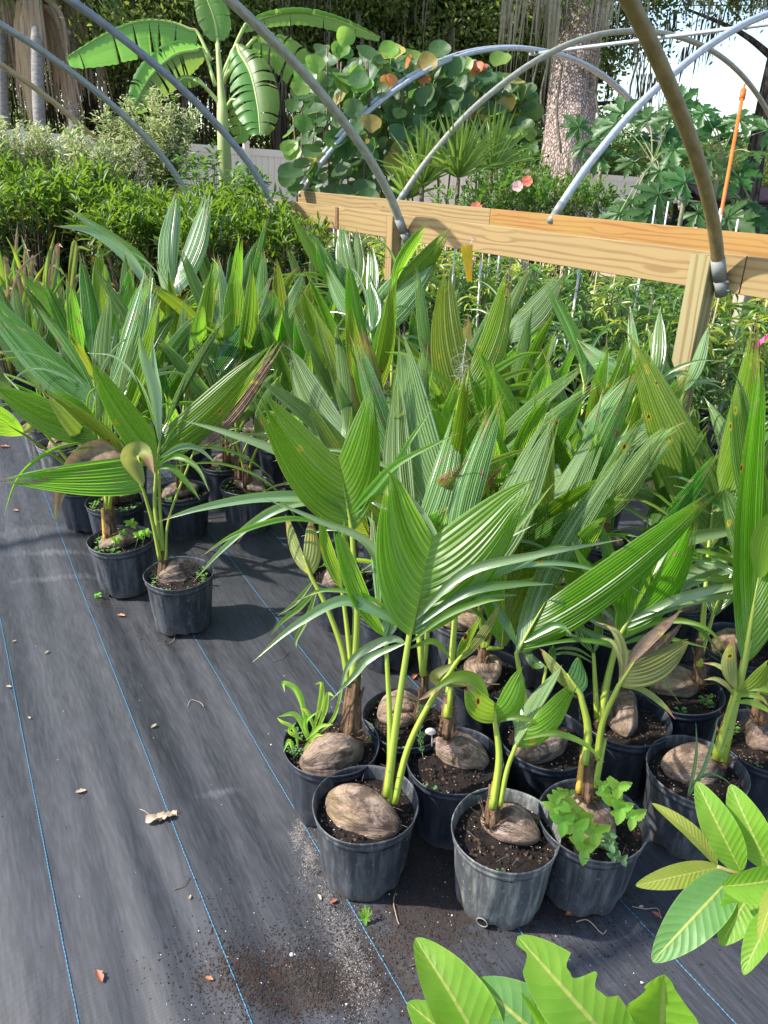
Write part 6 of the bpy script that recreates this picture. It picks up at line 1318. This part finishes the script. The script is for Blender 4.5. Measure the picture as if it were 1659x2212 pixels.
# ------------------------------------------------------------------ weeds, litter and small things
def palm_at(seed): return [p for p in PALM_OBJ if p.seed == seed][0]
def small_things():
    bright = leafmat('mint_green_weed', (.24, .46, .05), (.32, .54, .08), .45, (.62, .95, .08), .42, tip=1.6, stripes=0); dull = leafmat('grey_green_clover', (.10, .20, .08), (.15, .27, .11), .3, (.35, .55, .12), .5, tip=1.6, stripes=0)
    gst = simple('weed_stalk', (.2, .34, .06), (.28, .42, .08), 20, .5)
    def serr(mb, c, d, s, L_, w_, up_=None):
        """one ovate toothed leaf"""
        n = nrm(np.cross(s, d)); rows = 11; G = []; U = []
        if n[2] < 0: n = -n
        for i in range(rows+1):
            v = i/rows; ww = w_*(math.sin(math.pi*v**.75)**.8 if 0 < v < 1 else 0)*(1+.10*(i % 2)); 
            G.append([c+d*L_*v+s*ww*q+n*(abs(q)*ww*.3-.25*L_*v*v+.0012*((i % 2)*2-1)) for q in (-1, -.5, 0, .5, 1)]); U.append([(.5+q*.5, v*.9) for q in (-1, -.5, 0, .5, 1)])
        mb.grid(G, U)
    def sprig(P, base, top, nn, L_, m, Z, every=2):
        b, t = atZ(*base, Z), atZ(*top, Z-.02); mid = (b+t)/2+Zu*.01; ps = smooth([b, mid, t], 6); mb = MB(); mb.tube(ps, .0013, 4); w_ = mb.build('weed_stalk', gst); P.adopt(w_)
        for k in range(nn):
            q = ps[int((k+1)/nn*(len(ps)-1))]; a = k*2.4+R.uniform(-.4, .4)
            for sg in ((0, math.pi) if k < nn-1 else (0, 2.1, 4.2)):
                d = nrm(rt*math.cos(a+sg)+up*math.sin(a+sg)-fw*R.uniform(.0, .5)); s_ = nrm(np.cross(d, fw)); mb = MB(); l2 = L_*R.uniform(1.0, 1.4); serr(mb, q, d, s_, l2, l2*.34); P.adopt(mb.build('weed_leaf', m))
    C = palm_at(3); ZC = depth(C.p+np.array([0, -.05, .24]))
    for base, top, n, l in (((1225, 1725), (1195, 1745), 3, .026), ((1250, 1760), (1245, 1790), 3, .036), ((1235, 1745), (1215, 1775), 3, .030), ((1265, 1790), (1285, 1800), 2, .034), ((1310, 1720), (1335, 1700), 3, .028), ((1320, 1735), (1340, 1745), 3, .028), ((1330, 1760), (1365, 1765), 2, .028), ((1240, 1715), (1205, 1718), 3, .018), ((1255, 1810), (1262, 1835), 2, .026), ((1335, 1705), (1300, 1695), 2, .018)):
        sprig(C, base, top, n, l, bright, ZC-.03)
    for base, top in (((1305, 1820), (1325, 1850)), ((1300, 1815), (1345, 1855)), ((1310, 1800), (1318, 1825))): sprig(C, base, top, 3, .015, dull, ZC-.08)
    # grass in the pot at left
    D = palm_at(4); ZD = depth(D.p+np.array([-.06, 0, .24]))
    for pts, w_ in ((((660, 1590), (655, 1530), (640, 1490), (613, 1475), (615, 1495)), 13), (((672, 1590), (690, 1530), (695, 1480), (680, 1478)), 12), (((680, 1590), (700, 1540), (708, 1500), (722, 1505)), 12), (((665, 1600), (640, 1545), (600, 1548)), 12), (((645, 1620), (635, 1575), (610, 1560), (598, 1550)), 9), (((690, 1585), (725, 1540), (750, 1430)), 8), (((660, 1600), (690, 1570), (720, 1565)), 10), (((655, 1600), (625, 1580), (640, 1560)), 8), (((640, 1640), (625, 1600), (612, 1625)), 9), (((685, 1590), (665, 1540), (648, 1530)), 9), (((670, 1600), (660, 1560), (690, 1535)), 9), (((650, 1625), (680, 1590), (700, 1590)), 9)):
        mb = MB(); ribbon([atZ(x, y, ZD-.02*i) for i, (x, y) in enumerate(pts)], w_/FPX*ZD, mb, fold=.4, peak=.4); D.adopt(mb.build('grass_blade', bright))
    for i in range(13):
        c = atz(R.uniform(622, 655), R.uniform(1585, 1640), .20); D.adopt(tuft_mb(c, .012, 5, .0045).build('clover', dull))
    for x, y in ((798, 1580), (808, 1595), (795, 1605), (780, 1560)): D.adopt(tuft_mb(atz(x, y, .20), .012, 6, .004).build('clover', bright))
    # three-part weeds
    Q = palm_at(16)
    for x, y, l in ((283, 1130, .03), (300, 1155, .026), (315, 1150, .026), (250, 1165, .024), (265, 1150, .02)):
        b = atz(x-8, y+30, .2); t = atZ(x, y, depth(b)); mb = MB(); mb.tube([b, t], .0012, 4); Q.adopt(mb.build('weed_stalk', gst))
        for k in range(5):
            a = k*1.26; d = nrm(rt*math.cos(a)+up*math.sin(a)*.6-fw*.15+np.array([0, -.3, 0])*math.sin(a)); mb = MB(); serr(mb, t, d, nrm(np.cross(d, Zu*.7-fw)), l, l*.3); Q.adopt(mb.build('weed_leaf', bright))
    for sd, cnt in ((17, 22), (19, 16), (15, 9), (18, 9), (9, 8), (11, 8), (6, 7), (5, 5), (2, 3)):
        P = palm_at(sd)
        for k in range(cnt):
            a, q = R.uniform(0, 6.28), R.uniform(.088, .114); P.adopt(tuft_mb(P.p+np.array([q*math.cos(a), q*math.sin(a), .193]), .010, 5, R.uniform(.003, .0055), .012).build('clover', R.choice([dull, bright, dull])))
    # fern-like sprig with round leaflets and mushroom
    F_ = palm_at(6); ZF = depth(F_.p+np.array([-.06, -.03, .24]))
    for pts in (((905, 1610), (908, 1570), (905, 1545), (912, 1525)), ((915, 1640), (908, 1600), (915, 1585))):
        ps = smooth([atZ(x, y, ZF) for x, y in pts], 4); mb = MB(); mb.tube(ps, .0008, 3)
        F_.adopt(mb.build('weed_stalk', gst)); mb = MB()
        for q in ps[2::2]:
            for sg in (-1, 1): serr(mb, q, nrm(rt*sg+up*.2), up, .009, .0045)
        F_.adopt(mb.build('round_leaflets', dull))
    c = atZ(930, 1580, ZF); mb = MB(); mb.tube(smooth([atZ(933, 1612, ZF), atZ(933, 1590, ZF), c], 3), .0016, 6); mush = simple('mushroom_cream', (.55, .42, .36), (.7, .6, .53), 60, .6); F_.adopt(mb.build('mushroom_stalk', mush))
    mb = MB(); mb.lathe([(.0005, .007), (.006, .0062), (.011, .003), (.0145, .0), (.0135, -.001), (.006, .002), (.001, .003)], 16, c); F_.adopt(mb.build('mushroom_cap', mush))
    # onion-like weed
    J = palm_at(10); ZJ = depth(J.p+np.array([-.02, -.08, .24]))
    for pts, w_ in ((((1485, 1722), (1500, 1660), (1505, 1610), (1503, 1560)), 8), (((1487, 1722), (1520, 1660), (1540, 1600), (1551, 1550)), 9), (((1495, 1690), (1530, 1672), (1560, 1680), (1585, 1700)), 6)):
        mb = MB(); ribbon([atZ(x, y, ZJ) for x, y in pts], w_/FPX*ZJ, mb, fold=.6, peak=.2); J.adopt(mb.build('grass_blade', M['dark']))
    # dry bits near the nuts
    for sd, n in ((1, 5), (2, 8), (3, 7), (15, 8), (16, 5), (10, 5)):
        P = palm_at(sd)
        for k in range(n):
            a, q = R.uniform(0, 6.28), R.uniform(.07, .112); c = P.p+np.array([q*math.cos(a), q*math.sin(a), .205]); d = np.array([R.uniform(-1, 1), R.uniform(-1, 1), R.uniform(0, .4)])*.02; mb = MB(); mb.tube(smooth([c, c+d+Zu*.004, c+d*1.9], 3), .0009, 3); P.adopt(mb.build('root_fibre', M['twig']))
    # litter on the cloth
    dl = leafmat('fallen_leaf_tan', (.36, .26, .17), (.5, .38, .27), .1, (.5, .35, .2), .6, tip=1.6, stripes=0); dr = leafmat('fallen_leaf_rust', (.32, .10, .05), (.42, .17, .09), .1, (.5, .2, .1), .55, tip=1.6, stripes=0)
    def ground_z(p):
        a, c = float(p @ GD), float(p @ GN); return gz(a, c)
    lit = [(174, 1707, 17, 20, dl, 'slim curled tan leaf between the first and second blue threads'), (215, 2108, 26, -50, dr, 'torn rust-coloured leaf low at left on the black cloth'), (261, 1325, 14, 170, dr, 'small rusty leaf just below the pot with the orange petiole'), (332, 1568, 12, 60, dl, 'short pale leaf right of the second blue thread'), (18, 1480, 10, 170, dl, 'pale leaf on the leftmost blue thread'), (452, 2115, 15, 165, dr, 'brown leaf lying at the edge of the spilled soil'), (34, 1105, 10, 170, dr, 'tiny rusty leaf at the left in the sunny patch'), (410, 1940, 9, 80, dl, 'tiny pale leaf scrap beside the second blue thread'), (100, 1405, 9, 70, dl, 'small twisted pale scrap high at left'), (1418, 1978, 17, -45, dr, 'reddish leaf right of the weedy pot'), (720, 1945, 14, 30, dr, 'brown leaf scrap at the foot of the front left pot'), (690, 1935, 12, -60, dl, 'pale leaf scrap at the foot of the front left pot'), (1235, 1975, 22, 10, dr, 'rusty curled leaf in front of the weedy pot base'), (895, 1462, 17, 70, dr, 'rusty leaf in the gap between the rows'), (655, 1305, 12, -80, dl, 'pale leaf standing beside the half-hidden pot'), (10, 968, 16, 5, dr, 'long brown leaf at the left edge by the far pots'), (450, 1130, 14, 80, dr, 'brown scrap between two pots of the left group'), (1385, 1960, 10, 20, dl, 'pale root scrap right of the weedy pot'), (30, 1380, 7, 40, dl, 'tiny pale speck of leaf at left'), (62, 1545, 7, 150, dl, 'small dry scrap near the leftmost blue thread')]
    for x, y, lp, ang, m, lb in lit:
        c = atz(x, y, .004); Zc = depth(c); l = lp*1.35/FPX*Zc; a = rad(ang); d = np.array([math.cos(a), math.sin(a), .0]); s_ = np.array([-d[1], d[0], 0]); z0 = ground_z(c)+.003; mb = MB(); rows = 8; G = []; U = []
        for i in range(rows+1):
            v = i/rows; ww = l*.23*(math.sin(math.pi*v)**.8 if 0 < v < 1 else 0)*(1+.25*math.sin(i*2.3+x)); G.append([np.array([c[0], c[1], z0])+d*l*(v-.5)+s_*ww*q+Zu*(abs(q)*ww*.7+.25*l*(v-.5)**2+.001) for q in (-1, -.5, 0, .5, 1)]); U.append([(.5+q*.5, v*.9) for q in (-1, -.5, 0, .5, 1)])
        mb.grid(G, U); o = mb.build('dry_leaf', m); tag(o, lb, 'leaf', 'fallen leaves on the black cloth')
    # ragged leaf with stalk
    c = atz(345, 1770, .004); r = empty('dry_leaf', c); tag(r, 'ragged brown leaf with its stalk lying across the second blue thread', 'leaf', 'fallen leaves on the black cloth'); mb = MB(); zz = ground_z(c)+.006
    for k, (dx, dy, l) in enumerate(((-.012, -.004, .045), (.018, .006, .05))):
        G = []
        for i in range(9):
            v = i/8; ww = .017*math.sin(math.pi*min(.97, max(.03, v)))**.5*(1+.3*math.sin(i*3.1+k)); G.append([np.array([c[0]+dx+(v-.5)*l, c[1]+dy+(v-.5)*l*.3+ww*q, zz+.007*math.sin(v*5+q*2)+.004*abs(q)]) for q in (-1, -.4, .3, 1)])
        mb.grid(G)
    o = place(r, mb.build('leaf_blade', dl)); mb = MB(); mb.tube(smooth([c+np.array([-.02, 0, .008]), c+np.array([-.045, .016, .012]), c+np.array([-.062, .028, .006])], 3), .0011, 4); place(r, mb.build('leaf_stalk', dl))
    # twigs, roots
    for pts, rr_, lb in ((((405, 1520), (412, 1508), (432, 1512), (440, 1522)), .0012, 'thin pale curved root scrap on the cloth, centre left'), (((590, 1430), (610, 1425), (622, 1412)), .001, 'fine dry stalk near the third blue thread'), (((365, 1385), (375, 1378), (378, 1366)), .0012, 'wispy pale roots below the lone front pot'), (((855, 1925), (850, 1950), (858, 1985), (862, 1998)), .0014, 'long thin root trailing from the front left pot'), (((1245, 1990), (1270, 1988), (1300, 2015), (1310, 2010)), .0016, 'crooked pale root in front of the weedy pot'), (((1365, 1958), (1395, 1965), (1420, 1962), (1428, 1985)), .0012, 'thin pale root right of the weedy pot'), (((375, 1920), (395, 1915), (410, 1898)), .0012, 'dark forked twig left of the spilled soil'), (((885, 2085), (905, 2080), (915, 2073)), .0012, 'short twig beside the third blue thread')):
        ps = [atz(x, y, .004) for x, y in pts]; ps = [np.array([p[0], p[1], ground_z(p)+.003+.003*(i % 2)]) for i, p in enumerate(ps)]; mb = MB(); mb.tube(smooth(ps, 4), rr_, 4); o = mb.build('twig', dl if 'pale' in lb or 'root' in lb else M['twig']); tag(o, lb, 'twig', 'twigs and roots on the cloth')
    # white pebble
    c = atz(630, 2057, .003); mb = MB(); mb.lathe([(.0005, .006), (.0035, .005), (.005, .002), (.004, 0), (.0005, -.001)], 10, (c[0], c[1], ground_z(c))); o = mb.build('pebble', M['perlite']); tag(o, 'single white pebble in the spilled potting soil', 'pebble')
    # spilled crumbs: soil, sand and perlite
    def crumbs(name, blobs, smin, smax, m, lim=None):
        V_ = []; F = []; k = 0
        for (px, py, sx, sy, n) in blobs:
            q = atz(px, py, 0)
            for i in range(n):
                x, y = q[0]+NP.normal(0, sx), q[1]+NP.normal(0, sy); s_ = NP.uniform(smin, smax)*(1 if R.random() < .93 else 1.9); z0 = gz(float(x*GD[0]+y*GD[1]), float(x*GN[0]+y*GN[1])); b = len(V_); an = R.uniform(0, 6.28); e = R.uniform(.5, 1.6)
                for dx, dy, dz in ((1, 0, 0), (-.5, .87, 0), (-.5, -.87, 0), (0, 0, 1)):
                    X, Y = dx*s_*e, dy*s_; V_.append((x+X*math.cos(an)-Y*math.sin(an), y+X*math.sin(an)+Y*math.cos(an), z0+.0006+dz*s_*.9))
                F += [(b, b+1, b+3), (b+1, b+2, b+3), (b+2, b, b+3)]
        o = link(name, arrays_mesh(name, V_, F, m)); stuff(o)
    crumbs('spilled_soil', ((600, 2090, .11, .05, 2600), (680, 2120, .07, .05, 1500), (560, 2140, .07, .05, 900), (560, 1960, .12, .09, 220), (830, 2080, .10, .09, 1300), (900, 1990, .10, .10, 1300), (700, 1960, .05, .05, 400), (960, 1880, .12, .12, 1400), (1180, 2010, .2, .05, 900), (230, 1310, .06, .04, 160), (350, 1375, .05, .03, 160), (440, 1370, .05, .03, 120), (1000, 2040, .3, .2, 250), (400, 1700, .5, .8, 150)), .0006, .0028, M['bark_chip'])
    crumbs('spilled_sand', ((648, 1790, .010, .035, 700), (668, 1850, .012, .04, 800), (700, 1930, .014, .04, 500), (745, 2010, .015, .04, 600), (765, 2080, .02, .05, 900), (790, 2150, .02, .05, 500)), .0005, .0012, simple('pale_sand_grain', (.26, .23, .2), (.42, .38, .34), 80, .9))
    crumbs('spilled_perlite', ((620, 2100, .16, .08, 60), (900, 2000, .2, .15, 60), (300, 1700, .5, .8, 50), (1200, 2000, .3, .1, 40), (950, 1880, .15, .15, 40)), .0008, .0018, M['perlite'])
    # seedling weed rooted at the pot foot
    c = atz(788, 1990, 0); r = empty('weed_seedling', c); tag(r, 'small bright green weed seedling rooted in front of the front left pot', 'weed'); Zc = depth(c)
    for k, (x, y) in enumerate(((788, 1958), (775, 1972), (803, 1970), (776, 1988), (800, 1990), (790, 2003), (782, 1965), (797, 1963))):
        e_ = atZ(x, y, Zc-.01); b = c+Zu*.012; d = nrm(e_-b); mb = MB(); serr(mb, b, d, nrm(np.cross(d, fw)), np.linalg.norm(e_-b)*1.05, .004); place(r, mb.build('leaf', bright))
    mb = MB(); mb.tube([c, c+Zu*.014], .0012, 5); place(r, mb.build('stem', gst))
    c = atz(212, 1292, 0); r = empty('weed_seedling', c); tag(r, 'tiny yellow-green weed growing at the foot of the pot with the orange petiole', 'weed'); place(r, tuft_mb(c, .014, 14, .005, .02).build('leaf', bright))
    # sticky card
    ym, t = mat('yellow_sticky_card'); o_ = obj_coord(t); v = N(t, 'TexVoronoi', i_Scale=150.0); L(t, o_, v.inputs['Vector']); s = N(t, 'SeparateXYZ'); L(t, v.outputs['Color'], s.inputs[0])
    k = math_(t, 'MULTIPLY', math_(t, 'LESS_THAN', s.outputs[0], .35), math_(t, 'LESS_THAN', v.outputs['Distance'], .3)); cc = mix(t, k, (.90, .66, .01), (.12, .07, .01)); p = pbr(t, cc, .35); tr = N(t, 'BsdfTranslucent'); tr.inputs[0].default_value = (1, .7, .01, 1); ms = N(t, 'MixShader', i_0=.4); L(t, p.outputs[0], ms.inputs[1]); L(t, tr.outputs[0], ms.inputs[2]); out(t, ms.outputs[0])
    Zs = 4.55; r = empty('sticky_card', atZ(1010, 530, Zs)); tag(r, 'twisted yellow sticky insect card hanging by a wire from the near rail', 'insect trap')
    mb = MB(); G = []
    for i in range(9):
        v = i/8; y = 532+v*76; w_ = 13*(1-v)+6*v; tw = .5*v; G.append([atZ(1008+2*v+q*w_*math.cos(tw)+(4*v), y-(3 if q > 0 else 0)*(1-v), Zs+q*.03*math.sin(tw+.5)) for q in (-1, -.2, .2, 1)])
    mb.grid(G); mb.grid([[p+fw*.0015 for p in row] for row in G]); place(r, mb.build('card', ym)); mb = MB(); mb.tube([atZ(1016, 532, Zs), atZ(1020, 519, Zs), atZ(1019, 514, Zs+.05), atZ(1027, 514, Zs+.05), atZ(1028, 520, Zs+.06)], .002, 5); place(r, mb.build('wire_hook', M['pipe_silver']))
    # pink tape
    pm = simple('pink_plastic_tape', (.85, .10, .35), (.9, .2, .45), 30, .4); mb = MB(); Zt = 3.3; mb.grid([[atZ(1636+i*5, 745-i*4.2+q*(7 if i % 2 else 4), Zt+.02*math.sin(i*1.7)) for q in (-1, 1)] for i in range(7)]); o = mb.build('flagging_tape', pm, sm=False); tag(o, 'strip of bright pink flagging tape at the right edge below the rail', 'tape')
    # hanging moss wisp
    Zm = 2.75; r = empty('moss_wisp', atZ(1003, 740, Zm)); tag(r, 'thin grey wisp of Spanish moss caught on the feathery palm', 'moss'); mb = MB(); st = np.random.RandomState(3)
    mb.tube(smooth([atZ(1008, 732, Zm), atZ(1002, 770, Zm), atZ(998, 830, Zm), atZ(1000, 862, Zm)], 5), .0012, 4)
    for k in range(46):
        p = atZ(1000+st.normal(0, 5), st.uniform(760, 850), Zm+st.normal(0, .01)); d = st.normal(0, .016, 3); d2 = st.normal(0, .016, 3); mb.tube(smooth([p, p+d, p+d+d2-Zu*.01], 3), .0007, 3, cap=False)
    place(r, mb.build('strands', simple('grey_moss_strand', (.32, .33, .28), (.45, .45, .4), 30, .9)))
small_things()

# ------------------------------------------------------------------ yellowish potted plants at the far left
def left_plants():
    yl = leafmat('yellow_green_strap', (.14, .21, .04), (.24, .28, .06), .35, (.42, .55, .08), .4, .1, .9, stripes=0)
    for i, (px, py, lb) in enumerate(((25, 812, 'yellowing grassy plant in a dark pot, leftmost of the back row'), (62, 790, 'yellow-green feathery plant with brown stalks behind the left palms'), (20, 745, 'straggly plant with bare brown stalks before the crotons, left edge'), (100, 770, 'bronze and green straggly plant between the crotons and the left palms'), (140, 730, 'yellow-leaved plant half hidden behind the tall left fronds'))):
        p = atz(px, py, .22); p[2] = 0; r = empty('yellow_strap_plant', p); tag(r, lb, 'potted plant', 'yellowish potted plants at far left'); o = link('pot', SOILM[('pot', 1, 'pot_dark')].data, r); o = link('soil', SOILM[('soil', 1)].data, r)
        for k in range(22):
            a = R.uniform(0, 6.28); d = np.array([math.cos(a), math.sin(a), 0]); h_ = R.uniform(.25, .75); b = p+Zu*.19; mid = b+Zu*h_*.7+d*.05; mb = MB()
            if k < 9: mb.tube([b+d*.03, mid], [.006, .004], 4); place(r, mb.build('stalk', M['twig'])); mb = MB()
            ribbon([mid if k < 9 else b, mid+Zu*h_*.35+d*.12, mid+Zu*h_*R.uniform(.2, .8)+d*R.uniform(.14, .30)], R.uniform(.02, .04), mb, fold=.4); place(r, mb.build('leaf', R.choice([yl, yl, M['spot'], M['dark'], M['dead']])))
left_plants()

def drain_hole_disc():
    P = palm_at(2); c = atZ(1040, 1992, depth(P.p+np.array([-.02, -.108, .02]))); q = c-P.p; a = math.atan2(q[1], q[0]); rr = .1085; z = .022
    d = np.array([math.cos(a), math.sin(a), 0]); s_ = np.array([-d[1], d[0], 0]); m1 = simple('chalky_rim', (.16, .16, .15), (.3, .3, .27), 60, .7)
    mb = MB(); ring = [P.p+d*(rr+.0016)+s_*.0135*math.cos(t)+Zu*(z+.0125*math.sin(t)) for t in np.linspace(0, 2*math.pi, 20)]; mb.tube(ring, .0016, 5, cap=False); P.adopt(mb.build('drain_hole_rim', m1))
    mb = MB(); mb.grid([[P.p+d*(rr+.0012-.004*(1-k)**2+.0008*mn.noise(Vector((t*3, k*9, 1))))+s_*.0132*k*math.cos(t)+Zu*(z+.0122*k*math.sin(t)) for t in np.linspace(0, 2*math.pi, 20)] for k in (0, .35, .7, 1)]); P.adopt(mb.build('drain_hole_disc', M['soil']))  # dark disc set on the wall, stands in for the shaded opening
drain_hole_disc()
